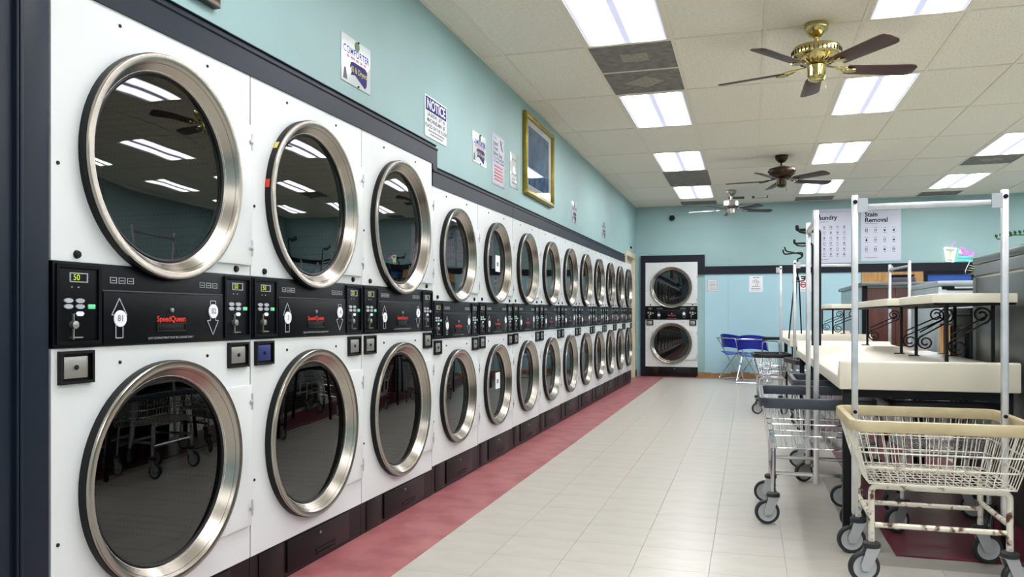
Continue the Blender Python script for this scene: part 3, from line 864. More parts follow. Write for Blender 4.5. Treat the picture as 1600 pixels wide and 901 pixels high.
def small_notice(x0, x1, z0, z1, label, style):
    w, h = x1 - x0, z1 - z0
    t = back_thing('wall_notice', label, 'notice', (x0 + x1) / 2, (z0 + z1) / 2, BY - .008, group='small notices on the pale blue panels')
    obj('sheet', MB().box(-w / 2, w / 2, -.004, 0, -h / 2, h / 2), 'white_flat' if style != 0 else 'plastic_sleeve', t)
    if style == 0:
        obj('border', MB().frame(-w * .42, w * .42, -h * .45, h * .45, .006, -.005, -.004), 'ink_grey', t)
        lines(t, -w * .3, w * .3, (h * .2, h * .05, -h * .05, -h * .2, -h * .28), .008, 'ink_grey', -.005, seed=2)
    elif style == 1:
        lines(t, -w * .25, w * .3, (h * .38,), .012, 'ink_grey', -.005, seed=5)
        for q, (a, c_) in enumerate(((-.15, .15), (0, .2), (.15, .12), (.05, -.05))):
            obj('sketch', MB().lathe([(w * .07, .005), (w * .1, .005), (w * .1, .004), (w * .07, .004)], (a * w, 0, c_ * h), n=10, closed=True), 'ink_grey', t)
        lines(t, -w * .38, w * .38, (-h * .18, -h * .3, -h * .4), .009, 'ink_grey', -.005, seed=6)
    else:
        lines(t, -w * .36, w * .38, (h * .38, h * .26), .022, 'ink', -.005, seed=8)
        obj('red_sign', MB().lathe([(w * .16, .005), (w * .25, .005), (w * .25, .004), (w * .16, .004)], (-w * .15, 0, -.02), n=16, closed=True).box(-w * .38, w * .02, -.005, -.004, -.03, -.01), 'ink_red', t)
        obj('dark_mark', MB().box(w * .12, w * .38, -.005, -.004, -.06, -.01), 'ink', t)
        lines(t, -w * .36, w * .38, (-h * .42,), .01, 'ink_grey', -.005, seed=8)
small_notice(-.704, -.505, 1.47, 1.72, 'small framed notice left of the panel seam on the end wall', 0)
small_notice(.005, .228, 1.476, 1.748, 'small white sketch notice right of the panel seam', 1)
small_notice(.807, 1.012, 1.476, 1.748, 'small notice with a red mark behind the chrome posts', 2)
t = back_thing('security_camera', 'small black dome camera near the ceiling corner', 'camera', -1.291, 2.785)
obj('mount', MB().box(-.02, .02, -.03, 0, .02, .07), 'white', t)
obj('housing', MB().lathe([(.02, 0), (.045, .01), (.05, .05), (.04, .08), (.0005, .085)], (0, 0, 0), n=20), 'ink', t)
# plywood board and dark shelf niche under the rail
t = back_thing('plywood_board', 'pale plywood board on the end wall under the navy rail', 'board', 2.24, 1.45, BY - .0095)
for a, c_ in ((-.455, -.01), (-.006, .32), (.324, .455)):
    obj('plank', MB().box(a, c_, -.02, 0, -.45, .33), 'oak', t)
t = back_thing('wall_niche', 'dark shelf niche with a blue back beside the plywood board', 'shelf', 3.08, 1.60, BY - .008)
obj('frame', MB().frame(-.37, .37, -.3, .19, .05, -.05, 0), 'ink', t)
obj('back', MB().box(-.32, .32, -.01, 0, -.25, .14), 'screen_blue', t)
obj('ledge', MB().box(-.30, .32, -.045, -.01, -.02, .01), 'slate', t)
# neon drink sign
t = back_thing('neon_sign', 'glowing neon sign of a drink with pink script', 'neon sign', 3.21, 2.06, BY - .02)
def tubeo(name, pts, r, m): return obj(name, MB().tube([(a, -.02, c_) for a, c_ in pts], r, 6), m, t)
tubeo('glass_outline', [(-.20, .10), (-.17, -.12), (-.08, -.13), (-.04, .08), (-.20, .10)], .012, 'neon_white')
tubeo('glass_fill', [(-.16, .04), (-.14, -.08), (-.10, -.08), (-.08, .04)], .014, 'neon_white')
tubeo('glass_ice', [(-.15, .02), (-.11, -.02), (-.08, .0)], .012, 'neon_yellow')
tubeo('straw', [(-.10, .10), (-.07, .17), (-.04, .19)], .006, 'neon_pink')
tubeo('wave', [(-.04, .08), (.02, .06), (.05, .0), (-.03, .02), (.0, -.05), (.1, -.06), (.2, -.04)], .008, 'neon_cyan')
tubeo('wave', [(-.06, -.12), (.06, -.10), (.2, -.12)], .009, 'neon_cyan')
tubeo('script', [(.02, -.02), (.05, .09), (.08, .08), (.06, .02), (.08, -.02), (.1, .04), (.11, -.02), (.13, .03), (.14, -.02), (.17, -.03), (.18, .02), (.2, -.03), (.22, .01)], .008, 'neon_pink')
tubeo('flower', [(-.0, .03), (.03, .05), (.02, .0), (-.0, .03)], .009, 'neon_yellow')
obj('cord', MB().tube([(.16, -.01, -.13), (.12, -.05, -.2), (.09, -.05, -.27), (.095, -.02, -.33)], .006, 6), 'white_flat', t)

# ------------------------------------------------------------------ ceiling fans
def fan(cx, cy, metal, blade_m, phase, zb, label, rb=.66, style=0):
    t = thing('ceiling_fan', label, 'ceiling fan', (cx, cy, CZ), 0, 'ceiling fans')
    z = zb - CZ
    obj('canopy', MB().lathe([(.075, 0), (.078, -.02), (.07, -.045), (.045, -.075), (.03, -.085), (.0005, -.088)], axis='z', n=28), metal, t)
    obj('down_rod', MB().tube([(0, 0, -.08), (0, 0, z + .16)], .014, 10), metal, t)
    if style == 2:
        prof = [(.0005, z + .15), (.06, z + .145), (.115, z + .135), (.118, z + .06), (.09, z + .04), (.05, z + .03), (.0005, z + .03)]
    else:
        prof = [(.0005, z + .175), (.05, z + .17), (.10, z + .155), (.148, z + .14), (.155, z + .12), (.155, z + .085), (.148, z + .07), (.12, z + .05), (.07, z + .03), (.0005, z + .03)]
    mo = obj('motor_housing', MB().lathe(prof, axis='z', n=40), metal, t)
    if style != 2:
        m = MB()
        for k in range(36):
            a = 2 * PI * k / 36
            c_, s_ = math.cos(a), math.sin(a)
            m.tube([(c_ * .156, s_ * .156, z + .09), (c_ * .1575, s_ * .1575, z + .118)], .004, 4)
        obj('vent_slots', m, 'vent_dark', mo)['kind'] = 'stuff'
    m = MB()
    for k in range(20):
        a = 2 * PI * k / 20
        m.tube([(math.cos(a) * .085, math.sin(a) * .085, z + .036), (math.cos(a) * .115, math.sin(a) * .115, z + .047)], .005, 4)
    obj('lower_vents', m, 'vent_dark', mo)
    obj('switch_housing', MB().lathe([(.03, z + .035), (.058, z + .02), (.058, z - .05), (.05, z - .06), (.048, z - .075), (.02, z - .085), (.0005, z - .086)], axis='z', n=28), metal, t)
    obj('pull_chain', MB().tube([(.05, -.03, z - .05), (.055, -.035, z - .14)], .002, 5), metal, t)
    # one blade, reused
    L0, L1, wv = .20, rb, .068
    outl = [(L0, -wv * .75), (L0 + .03, -wv * .85), (L1 - .05, -wv), (L1 - .02, -wv * .9), (L1, -wv * .55), (L1, wv * .55), (L1 - .02, wv * .9), (L1 - .05, wv), (L0 + .03, wv * .85), (L0, wv * .75)]
    bl = MB().prism(outl, -.004, .004, 'xy')
    ar = MB().tube([(.07, 0, .018), (.12, .0, .012), (.17, .025, .004), (.22, .03, -.008), (.26, .0, -.01)], .007, 6).tube([(.12, .0, .012), (.17, -.025, .004), (.22, -.03, -.008), (.26, .0, -.01)], .007, 6).box(.19, .25, -.03, .03, -.012, -.004)
    tilt = Matrix.Rotation(math.radians(-13), 4, 'X')
    for mb_ in (bl,):
        mb_.v = [tuple(tilt @ Vector(p)) for p in mb_.v]
    bme = bl.mesh('blade', .002); bme.materials.append(M[blade_m])
    ame = ar.mesh('blade_arm'); ame.materials.append(M[metal])
    for k in range(5):
        a = math.radians(phase + 72 * k)
        b_ = inst('blade', bme, t, (0, 0, z), a)
        inst('blade_arm', ame, b_)
    return t
fan(.43, 5.66, 'brass', 'blade_red', 18, 2.705, 'polished brass ceiling fan with mahogany blades')
fan(.38, 10.18, 'bronze', 'blade_grey', 29, 2.70, 'dark bronze ceiling fan with walnut blades')
fan(-.26, 12.80, 'nickel', 'blade_grey', 24, 2.70, 'small silver ceiling fan near the end wall', style=2)

# ------------------------------------------------------------------ laundry carts
def bez(pts, r, n=5):
    """polyline with rounded corners"""
    P = [Vector(p) for p in pts]
    out = [P[0]]
    for i in range(1, len(P) - 1):
        a, b_, c_ = P[i - 1], P[i], P[i + 1]
        ra = min(r, (a - b_).length * .49, (c_ - b_).length * .49)
        p0 = b_ + (a - b_).normalized() * ra; p1 = b_ + (c_ - b_).normalized() * ra
        for k in range(n + 1):
            f = k / n
            out.append(p0 * (1 - f) ** 2 + b_ * 2 * f * (1 - f) + p1 * f * f)
    out.append(P[-1])
    return out
def rrect(hx, hy, r, z, n=5):
    pts = []
    for (sx, sy, a0) in ((1, 1, 0), (-1, 1, 90), (-1, -1, 180), (1, -1, 270)):
        for k in range(n + 1):
            a = math.radians(a0 + 90 * k / n)
            pts.append((sx * (hx - r) + r * math.cos(a), sy * (hy - r) + r * math.sin(a), z))
    return pts
def make_cart(name, label, metal, wire, bumper, hx=.335, hy=.30, ztop=1.59, rack=True, cast=(20, -15, 160, 200), rim_h=.023, posts=(-1, 1), px=.283):
    T = thing(name, label, 'laundry cart', group='wire laundry carts')
    zr, zb = .635, .405
    bx, by = hx - .075, hy - .06
    # bumper rim: flat oval section swept round
    top = rrect(hx, hy, .07, zr + rim_h); bot = rrect(hx, hy, .07, zr - rim_h)
    inn = rrect(hx - .028, hy - .028, .045, zr + rim_h); inb = rrect(hx - .028, hy - .028, .045, zr - rim_h)
    n = len(top)
    vs = bot + top + inn + inb
    fs = []
    for i in range(n):
        j = (i + 1) % n
        fs += [(i, j, n + j, n + i), (n + i, n + j, 2 * n + j, 2 * n + i), (2 * n + i, 2 * n + j, 3 * n + j, 3 * n + i), (3 * n + i, 3 * n + j, j, i)]
    obj('bumper_rim', MB().add(vs, fs), bumper, T, bevel=.007)
    # wire basket
    m = MB()
    wr = .0022
    def sidepts(f, k0, k1, c0, c1): pass
    nxw, nyw = 19, 17
    def lerp(a, c_, f): return a + (c_ - a) * f
    for i in range(nxw + 1):
        f = -1 + 2 * i / nxw
        for sy in (-1, 1):
            m.tube([(f * (hx - .02), sy * (hy - .014), zr - .015), (f * bx, sy * by, zb)], wr, 4, cap=False)
        m.tube([(f * bx, -by, zb), (f * bx, by, zb)], wr, 4, cap=False)
    for i in range(nyw + 1):
        f = -1 + 2 * i / nyw
        for sx in (-1, 1):
            m.tube([(sx * (hx - .014), f * (hy - .02), zr - .015), (sx * bx, f * by, zb)], wr, 4, cap=False)
        if i % 2 == 0:
            m.tube([(-bx, f * by, zb - .003), (bx, f * by, zb - .003)], wr, 4, cap=False)
    for f in (.42, .70, 1.0):
        m.tube(rrect(lerp(hx - .014, bx, f), lerp(hy - .014, by, f), .03, lerp(zr - .015, zb, f), 3), .0036, 5, closed=True)
    obj('wire_basket', m, wire, T)
    # under-basket frame: two bent legs tubes, rails
    lx, ly = min(.245, hx - .07), min(.205, hy - .06)
    zf = zb - .018
    for sx in (-1, 1):
        pass
    obj('basket_rail', MB().tube([(-lx + .04, -ly, zf), (lx - .04, -ly, zf)], .0125, 8), metal, T)
    obj('basket_rail', MB().tube([(-lx + .04, ly, zf), (lx - .04, ly, zf)], .0125, 8), metal, T)
    ci = 0
    for sy in (-1, 1):
        for sx in (-1, 1):
            leg = obj('leg', MB().tube(bez([(sx * (lx - .05), sy * ly, zf), (sx * lx, sy * ly, zf), (sx * lx, sy * ly, .155)], .05), .0125, 10), metal, T)
            obj('leg_bolt', MB().lathe([(0, .004), (.006, .003), (.006, 0)], (sx * lx, sy * ly - .012, .175), n=6).lathe([(0, .004), (.006, .003), (.006, 0)], (sx * lx, sy * ly - .012, .20), n=6), 'zinc', leg)
            # caster
            a = math.radians(cast[ci]); ci += 1
            c0 = (sx * lx, sy * ly)
            ca = obj('caster', MB().lathe([(.0005, .165), (.022, .165), (.034, .158), (.034, .143), (.03, .14), (.0005, .14)], (0, 0, 0), axis='z', n=16), 'tyre', T, loc=(c0[0], c0[1], 0))
            ca.rotation_euler = (0, 0, a)
            wx_ = -.03; wrd = .062
            fk = MB()
            for sgn in (-1, 1):
                fk.prism([(-.024, .142), (.03, .142), (wx_ + .018, wrd - .014), (wx_ - .012, wrd - .014), (wx_ - .018, wrd + .01)], sgn * .017 - .0015, sgn * .017 + .0015, 'xz')
            fk.box(-.024, .03, -.0185, .0185, .138, .142)
            obj('fork', fk, 'zinc', ca)
            obj('tyre', MB().lathe([(.047, -.012), (.058, -.013), (wrd, -.007), (wrd, .007), (.058, .013), (.047, .012)], (wx_, 0, wrd), axis='y', n=28, closed=True), 'tyre', ca)
            obj('hub', MB().lathe([(.0005, -.012), (.012, -.012), (.014, -.007), (.04, -.008), (.048, -.011), (.048, .011), (.04, .008), (.014, .007), (.012, .012), (.0005, .012)], (wx_, 0, wrd), axis='y', n=24), 'hub', ca)
    for sy in (-1, 1):
        obj('stretcher', MB().tube([(-lx + .012, sy * ly, .232), (lx - .012, sy * ly, .232)], .011, 8), metal, T)
    for sx in (-1, 1):
        obj('stretcher', MB().tube([(sx * lx, -ly + .012, .262), (sx * lx, ly - .012, .262)], .011, 8), metal, T)
    if rack:
        for sx in posts:
            po = obj('rack_post', MB().box(sx * px - .0125, sx * px + .0125, -.0125, .0125, .225, ztop), 'chrome_worn', T, bevel=.003)
            obj('bracket', MB().box(sx * px - sx * .012 - .001, sx * px - sx * .05, -.016, -.0125, ztop - .075, ztop - .015) if sx < 0 else MB().box(sx * px - .05, sx * px - .012, -.016, -.0125, ztop - .075, ztop - .015), 'zinc', po)
            obj('bracket_bolt', MB().lathe([(0, .006), (.009, .005), (.009, 0)], (sx * px, -.0125, ztop - .03), n=10).lathe([(0, .006), (.008, .005), (.008, 0)], (sx * px, -.0125, .66), n=10), 'ink', po)
        if len(posts) == 2:
            obj('hanging_bar', MB().box(-px + .0, px - .0, -.011, .011, ztop - .062, ztop - .040), 'chrome_worn', T, bevel=.003)
    return T
c1 = make_cart('laundry_cart', 'rusty cream wire laundry cart with cream bumper and tall chrome rack, nearest', 'rusty', 'wire_cream', 'vinyl_cream', cast=(15, 200, 10, 190), ztop=1.585)
c1.location = (.718, 3.70, 0)
c2 = make_cart('laundry_cart', 'chrome wire laundry cart with slate bumper left of the black table leg', 'chrome', 'chrome', 'vinyl_grey', hx=.40, hy=.275, cast=(-100, -90, -80, -95), ztop=1.60, rim_h=.026)
c2.location = (.325, 4.575, 0); c2.rotation_euler = (0, 0, PI / 2)
c5 = make_cart('laundry_cart', 'chrome wire laundry cart half under the folding table behind the slate one', 'chrome', 'chrome', 'vinyl_grey', rack=False, cast=(-120, -90, -60, -95))
c5.location = (.57, 5.75, 0); c5.rotation_euler = (0, 0, PI / 2)
c4 = make_cart('laundry_cart', 'chrome wire laundry cart with rack parked in the gap between tables', 'chrome', 'chrome', 'vinyl_black', cast=(10, -20, 200, 180), ztop=1.60)
c4.location = (.70, 8.18, 0); c4.rotation_euler = (0, 0, math.radians(10))
c3 = make_cart('laundry_cart', 'black-rimmed wire laundry cart in front of the blue chairs', 'chrome_worn', 'chrome', 'vinyl_black', hx=.20, hy=.28, cast=(20, 60, 200, 150), ztop=1.62, posts=(1,), px=.105)
c3.location = (.235, 9.35, 0); c3.rotation_euler = (0, 0, math.radians(3))
c6 = make_cart('laundry_cart', 'wire laundry cart with rack standing behind the tables by the washers', 'chrome_worn', 'chrome', 'vinyl_black', hx=.36, hy=.2, cast=(20, 60, 200, 150), ztop=1.58)
c6.location = (1.385, 8.42, 0); c6.rotation_euler = (0, 0, math.radians(98))

c7 = make_cart('laundry_cart', 'black-rimmed wire laundry cart stored under the nearest folding table', 'chrome_worn', 'chrome_worn', 'vinyl_black', hx=.26, hy=.28, rack=False, cast=(20, 60, 200, 150))
c7.location = (.92, 4.55, 0)

# ------------------------------------------------------------------ folding tables
def make_table(x0, x1, y0, y1, zt, label, legs=True):
    T = thing('folding_table', label, 'table', ((x0 + x1) / 2, (y0 + y1) / 2, 0), 0, 'cream folding tables')
    hx, hy = (x1 - x0) / 2, (y1 - y0) / 2
    zb = zt - .135
    m = MB()
    # moulded tray: raised ends, the surface dips towards the aisle side
    def prof(dip):
        zs = zt - dip
        return [(-hy, zb), (-hy, zt - .006), (-hy + .008, zt), (-hy + .03, zt), (-hy + .06 + dip * .5, zs), (hy - .06 - dip * .5, zs), (hy - .03, zt), (hy - .008, zt), (hy, zt - .006), (hy, zb)]
    secs = [(-hx, .078), (-hx + .03, .074), (-hx + .30, .030), (hx, .024)]
    vs = []; fs = []
    for x, dip in secs:
        vs += [(x, y, z) for y, z in prof(dip)]
    n = 10
    for i in range(len(secs) - 1):
        for j in range(n):
            fs.append((i * n + j, i * n + (j + 1) % n, (i + 1) * n + (j + 1) % n, (i + 1) * n + j))
    fs += [tuple(range(n)), tuple(range((len(secs) - 1) * n, len(secs) * n))]
    m.add(vs, fs)
    obj('table_top', m, 'cream', T, bevel=.006, label='cream moulded top with raised ends')
    for sx in (-1, 1):
        for sy in (-1, 1):
            obj('leg', MB().box(sx * (hx - .04) - .02, sx * (hx - .04) + .02, sy * (hy - .06) - .02, sy * (hy - .06) + .02, .012, zb), 'iron', T, bevel=.003)
            obj('foot', MB().lathe([(.0005, 0), (.022, 0), (.022, .012), (.0005, .014)], (sx * (hx - .04), sy * (hy - .06), 0), axis='z', n=12), 'blackm', T)
    obj('side_rail', MB().box(-hx + .05, hx - .05, -hy + .05, -hy + .07, zb - .04, zb), 'iron', T)
    obj('side_rail', MB().box(-hx + .05, hx - .05, hy - .07, hy - .05, zb - .04, zb), 'iron', T)
    obj('side_rail', MB().box(hx - .07, hx - .05, -hy + .07, hy - .07, zb - .04, zb), 'iron', T)
    obj('side_rail', MB().box(-hx + .05, -hx + .07, -hy + .07, hy - .07, zb - .04, zb), 'iron', T)
    return T
make_table(.41, 1.165, 4.06, 6.08, .858, 'cream moulded folding table nearest the rusty cart')
make_table(.41, 1.165, 6.16, 7.55, .848, 'cream moulded folding table second from the rusty cart')
make_table(.41, 1.20, 8.80, 10.75, .882, 'cream moulded folding table farthest from the rusty cart')

def scroll(cx, cz, r, turns, a0, d=1):
    pts = []
    n = int(14 * turns)
    for k in range(n + 1):
        f = k / n
        a = a0 + d * 2 * PI * turns * f
        rr = r * (1 - .72 * f)
        pts.append((cx + rr * math.cos(a), 0, cz + rr * math.sin(a)))
    return pts
def make_shelf(x0, x1, y0, y1, zt, zbase, label, cham=.06):
    T = thing('table_shelf', label, 'shelf', ((x0 + x1) / 2, (y0 + y1) / 2, zbase), 0, 'ivory shelves over the folding tables')
    hx, hy = (x1 - x0) / 2, (y1 - y0) / 2
    z1 = zt - zbase
    poly = [(-hx + cham, -hy), (hx, -hy), (hx, hy), (-hx + cham, hy), (-hx, hy - cham), (-hx, -hy + cham)]
    obj('shelf_board', MB().prism(poly, z1 - .045, z1, 'xy'), 'shelf', T, bevel=.004)
    obj('under_board', MB().prism([(a * .97, c_ * .985) for a, c_ in poly], z1 - .055, z1 - .045, 'xy'), 'ink', T)
    zb = z1 - .055
    for sy in (-1, 1):
        yy = sy * (hy - .1)
        for sx in (-1, 1):
            xx = sx * (hx - .08)
            obj('leg', MB().box(xx - .008, xx + .008, yy - .007, yy + .007, 0.004, zb).box(xx - .04, xx + .015, yy - .014, yy + .014, 0, .006), 'iron', T)
        xa, xb = -hx + .08, hx - .08
        m = MB()
        zlo, zhi = .06, zb - .05
        m.tube([(xa + .02, yy, zlo + .05), (xb - .02, yy, zhi - .03)], .0045, 6)
        m.tube([(xa + .02, yy, zlo + .08), (xb - .02, yy, zhi)], .0045, 6)
        for pts in (scroll(xa + .05, zlo + .02, .045, 1.6, PI * .6), scroll(xb - .05, zhi - .0, .045, 1.6, -PI * .4)):
            m.tube([(p[0], yy, p[2]) for p in pts], .005, 6)
        obj('scroll_bracket', m, 'iron', T)
    return T
make_shelf(.87, 1.235, 4.36, 5.32, 1.178, .833, 'ivory shelf on black scrolled iron legs over the nearest table', .02)
make_shelf(.83, 1.235, 5.36, 7.05, 1.178, .833, 'ivory shelf with clipped corners over the second table', .12)
make_shelf(.76, 1.16, 8.85, 10.3, 1.19, .857, 'ivory shelf over the farthest folding table', .06)

# black hook stands at the table edges
def hook_stand(x, y, z0, ztop, arm, label, thick=.011, legs=False):
    T = thing('hook_stand', label, 'hook stand', (x, y, z0), 0, 'black garment hook stands')
    h = ztop - z0
    obj('pole', MB().tube(bez([(0, 0, 0), (0, 0, h), (-arm, 0, h), ], .03), thick, 8), 'iron', T)
    obj('hook', MB().tube(bez([(-arm, 0, h), (-arm - .02, 0, h), (-arm - .02, 0, h + .035)], .015), thick, 8).tube(bez([(-arm * .2, 0, h), (-arm * .5, -.03, h - .03), (-arm - .01, -.05, h - .02), (-arm - .02, -.05, h + .03)], .03), thick * .8, 8), 'iron', T)
    obj('foot', MB().box(-.03, .03, -.03, .03, 0, .008), 'iron', T)
    return T
hook_stand(.505, 6.34, .79, 1.71, .14, 'thick black hook pole between the two nearest tables')
hook_stand(.53, 7.40, .79, 1.70, .13, 'black hook pole at the far end of the second table', .009)
T = thing('hook_stand', 'thin black three-legged hook stand on the farthest table', 'hook stand', (.50, 9.05, .825), 0, 'black garment hook stands')
for a in (-.09, -.035, .04):
    obj('leg', MB().tube([(a, 0, 0), (a * .35, .0, .62), (a * .2, 0, .66)], .008, 6), 'iron', T)
obj('stem', MB().tube([(.0, 0, .62), (.0, 0, .85)], .009, 6), 'iron', T)
obj('hook', MB().tube(bez([(0, 0, .85), (.05, 0, .87), (.05, 0, .92), (-.14, -.03, .90), (-.15, -.03, .95)], .03), .009, 6).tube(bez([(0, 0, .85), (.04, .0, .86), (.04, .0, .90), (-.12, .04, .94), (-.13, .04, .985)], .03), .008, 6), 'iron', T)
obj('cross_hook', MB().tube(bez([(-.05, 0, .60), (.07, 0, .62), (.07, 0, .66)], .02), .007, 6), 'iron', T)

# ------------------------------------------------------------------ washers and cabinets right of the tables
def washer(x0, x1, y0, y1, zt, body, label, cap=.045, group=None, base='dark_metal', cat='washer'):
    T = thing('front_load_washer', label, cat, ((x0 + x1) / 2, (y0 + y1) / 2, 0), 0, group)
    hx, hy = (x1 - x0) / 2, (y1 - y0) / 2
    obj('body', MB().box(-hx, hx, -hy, hy, .30, zt - cap), body, T, bevel=.01)
    obj('top_cap', MB().box(-hx - .006, hx + .006, -hy - .004, hy + .004, zt - cap, zt), body, T, bevel=.008)
    obj('plinth', MB().box(-hx + .01, hx - .01, -hy + .01, hy - .01, 0, .30), base, T)
    obj('rear_panel', MB().box(-hx - .004, -hx, -hy + .07, hy - .07, .42, zt - cap - .07), body, T, bevel=.02)
    obj('door_ring', MB().lathe([(.30, 0), (.30, .05), (.25, .06), (.23, .02), (.23, 0)], (hx, 0, zt * .55), axis='x', n=32), 'chrome', T)
    return T
W1 = washer(1.30, 2.15, 3.30, 4.35, 1.42, 'grey_metal', 'tall grey steel washer cut by the right edge of the photograph', group='tall grey washers behind the tables')
W2 = washer(1.30, 2.15, 4.358, 5.42, 1.42, 'grey_metal', 'tall grey steel washer behind the nearest ivory shelf', group='tall grey washers behind the tables')
W3 = washer(1.64, 2.5, 8.02, 9.25, 1.385, 'pale_metal', 'lower pale steel washer beyond the tall grey one', cap=.05)
obj('front_slot', MB().box(-.36, .1, -.63, -.615, 1.30, 1.315).box(-.40, -.30, -.63, -.615, 1.31, 1.335), 'ink', W3)
obj('front_panel', MB().box(-.42, .12, -.632, -.615, 1.0, 1.2), 'pale_metal', W3, bevel=.01)
obj('wood_panel', MB().box(-.42, -.16, -.63, -.615, .52, .98), 'oak', W3)
obj('red_edge', MB().box(-.16, -.10, -.634, -.615, .40, .99).box(-.42, .3, -.634, -.615, .985, 1.0), 'mahogany', W3)
obj('grille', MB().frame(-.42, -.20, .5, .66, .012, -.64, -.62).frame(-.42, -.23, .5, .60, .01, -.64, -.62), 'chrome_worn', W3)
washer(1.30, 2.15, 5.47, 5.98, 1.12, 'iron', 'low black machine between the tall grey and pale washers', base='iron')
# mahogany-sided washer bank
T = thing('washer_cabinet', 'mahogany-panelled washer cabinet with a grey top before the end wall', 'cabinet', (1.8, 11.8, 0))
obj('carcass', MB().box(-.45, .45, -1.18, 1.3, 0, 1.43), 'pale_metal', T)
for a, c_ in ((-.41, -.1), (-.096, .2), (.204, .45)):
    obj('end_panel', MB().box(a, c_, -1.2, -1.18, 0, 1.41), 'mahogany', T, bevel=.002)
obj('corner_post', MB().box(-.47, -.412, -1.215, -1.16, 0, 1.43), 'ink', T)
obj('top_slab', MB().box(-.49, .47, -1.26, 1.32, 1.43, 1.475), 'grey_metal', T, bevel=.004)
t = thing('slate_box', 'slate plastic box on top of the mahogany cabinet', 'box', (1.84, 10.95, 1.475))
obj('body', MB().box(-.13, .13, -.09, .09, 0, .075), 'slate', t, bevel=.01)
obj('lid', MB().box(-.14, .12, -.1, .1, .078, .105), 'ink', t, bevel=.012)

# plants on the washers
def leaf_fan(parent, n, r, rnd, m, z0=.1, size=.09, name='leaf'):
    for k in range(n):
        a = rnd.uniform(0, 2 * PI); el = rnd.uniform(.1, 1.2)
        d = Vector((math.cos(a) * math.cos(el), math.sin(a) * math.cos(el), math.sin(el)))
        side = d.cross(Vector((0, 0, 1))).normalized()
        up = side.cross(d)
        base = Vector((0, 0, z0)) + d * r * rnd.uniform(.2, .9)
        L = size * rnd.uniform(.7, 1.2)
        vs = [base, base + d * L * .4 + side * L * .28, base + d * L - up * L * .2, base + d * L * .4 - side * L * .28, base + d * L * .45 + up * L * .08]
        obj(name, MB().add(vs, [(0, 1, 4), (1, 2, 4), (2, 3, 4), (3, 0, 4)]), m, parent)
rnd = random.Random(3)
t = thing('potted_plant', 'green leafy pot plant on top of the tall grey washer', 'plant', (1.50, 4.86, 1.42))
obj('pot', MB().lathe([(.0005, 0), (.05, 0), (.06, .035), (.064, .035), (.064, .045), (.05, .045), (.0005, .04)], axis='z', n=20), 'soil', t)
leaf_fan(t, 60, .09, rnd, 'leaf', .0, .055)
st = MB().tube([(0, 0, .03), (-.05, .05, .085), (-.12, .09, .09), (-.19, .12, .07)], .004, 5)
obj('stem', st, 'leaf', t)
for k in range(8):
    f = k / 7
    x, y, z = -.05 - .14 * f, .05 + .07 * f, .086 - .016 * f * f
    obj('leaf', MB().add([(x, y, z), (x - .012, y + .004, z + .018), (x - .008, y, z + .03), (x + .004, y - .004, z + .02)], [(0, 1, 2), (0, 2, 3)]), 'leaf', t)
t = thing('potted_fern', 'yellow-green fern on the lower pale washer', 'plant', (2.12, 8.3, 1.385))
obj('pot', MB().lathe([(.0005, 0), (.05, 0), (.06, .06), (.05, .06), (.0005, .05)], axis='z', n=16), 'soil', t)
leaf_fan(t, 45, .16, rnd, 'leaf_y', .03, .12)

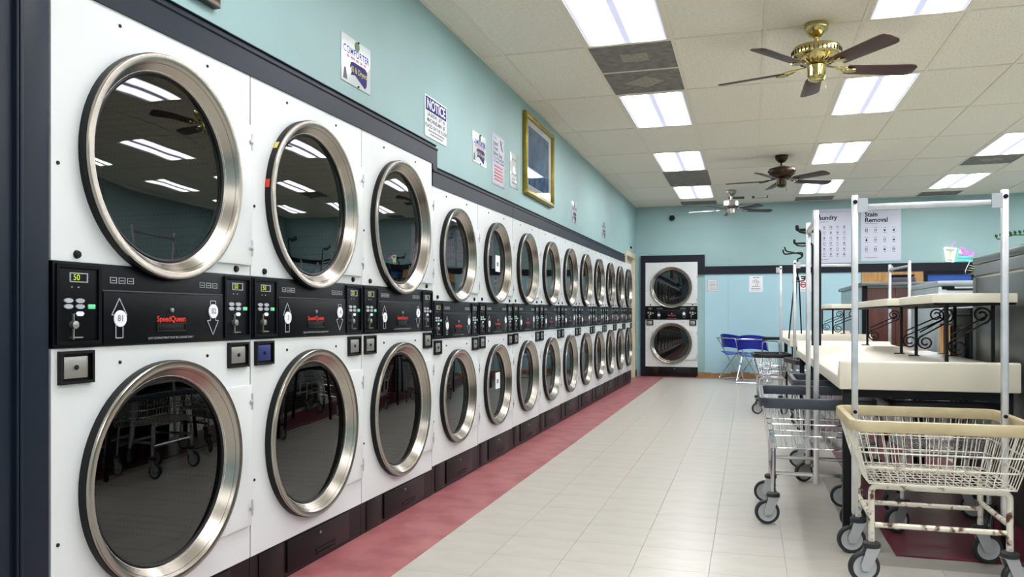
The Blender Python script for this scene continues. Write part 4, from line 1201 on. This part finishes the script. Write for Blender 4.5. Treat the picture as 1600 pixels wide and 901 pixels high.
# ------------------------------------------------------------------ blue chairs by the end wall
def make_chair(label, x, y, rz):
    T = thing('sled_chair', label, 'chair', (x, y, 0), rz, 'blue plastic chairs by the end wall')
    # seat shell: curved patch; back shell; front faces +y local
    def patch(fn, nu, nv, th):
        vs = []; fs = []
        for lay in (0, 1):
            for i in range(nu + 1):
                for j in range(nv + 1):
                    p, nrm = fn(i / nu, j / nv)
                    vs.append(tuple(Vector(p) + Vector(nrm) * th * lay))
        N = (nu + 1) * (nv + 1)
        def id_(l, i, j): return l * N + i * (nv + 1) + j
        for i in range(nu):
            for j in range(nv):
                fs.append((id_(0, i, j), id_(0, i + 1, j), id_(0, i + 1, j + 1), id_(0, i, j + 1)))
                fs.append((id_(1, i, j), id_(1, i, j + 1), id_(1, i + 1, j + 1), id_(1, i + 1, j)))
        for i in range(nu):
            fs.append((id_(0, i, 0), id_(1, i, 0), id_(1, i + 1, 0), id_(0, i + 1, 0)))
            fs.append((id_(0, i, nv), id_(0, i + 1, nv), id_(1, i + 1, nv), id_(1, i, nv)))
        for j in range(nv):
            fs.append((id_(0, 0, j), id_(0, 0, j + 1), id_(1, 0, j + 1), id_(1, 0, j)))
            fs.append((id_(0, nu, j), id_(1, nu, j), id_(1, nu, j + 1), id_(0, nu, j + 1)))
        return MB().add(vs, fs)
    obj('seat', patch(lambda u, v: ((-.22 + .44 * u, -.18 + .40 * v, .43 + .05 * (2 * u - 1) ** 2 * (1 - v) + .02 * (v - .5) - .05 * max(0, v - .8)), (0, 0, 1)), 8, 6, .008), 'blue_plastic', T)
    obj('backrest', patch(lambda u, v: ((-.23 + .46 * u - 0, -.23 + .09 * (2 * u - 1) ** 2 - .05 * v, .55 + .22 * v - .03 * (2 * u - 1) ** 2), (0, 1, 0)), 8, 4, .008), 'blue_plastic', T)
    for s_ in (-1, 1):
        x_ = s_ * .235
        obj('frame_tube', MB().tube(bez([(x_, -.26, .70), (x_, -.22, .66), (x_, .22, .012), (x_, -.22, .012), (x_, .16, .42), (x_ * .6, -.15, .42)], .04), .010, 8), 'chrome', T)
    obj('back_tube', MB().tube(bez([(-.235, -.26, .70), (-.12, -.285, .70), (.12, -.285, .70), (.235, -.26, .70)], .03), .010, 8), 'chrome', T)
    obj('base_tube', MB().tube([(-.235, -.22, .012), (.235, -.22, .012)], .010, 8), 'chrome', T)
    return T
make_chair('cobalt blue plastic chair on chrome sled legs, left of the pair', -.17, 13.92, math.radians(-50))
make_chair('cobalt blue plastic chair on chrome sled legs, right of the pair', .09, 13.30, math.radians(-14))
t = thing('chair_arm_frame', 'chrome chair arm with a black pad behind the black-rimmed cart', 'armrest', (.31, 12.4, 0))  # upright frame standing in for a chair's chrome arm and black pad
obj('frame', MB().tube(bez([(-.12, 0, .012), (-.12, 0, .69), (.12, 0, .69), (.12, 0, .012)], .05), .011, 8), 'chrome', t)
obj('arm_pad', MB().tube([(-.12, 0, .735), (.13, 0, .735)], .024, 10), 'blackm', t)
obj('pad_stem', MB().tube([(0, 0, .69), (0, 0, .73)], .01, 6), 'chrome', t)
obj('base_plate', MB().box(-.15, .17, -.12, .12, 0, .012), 'chrome_worn', t)
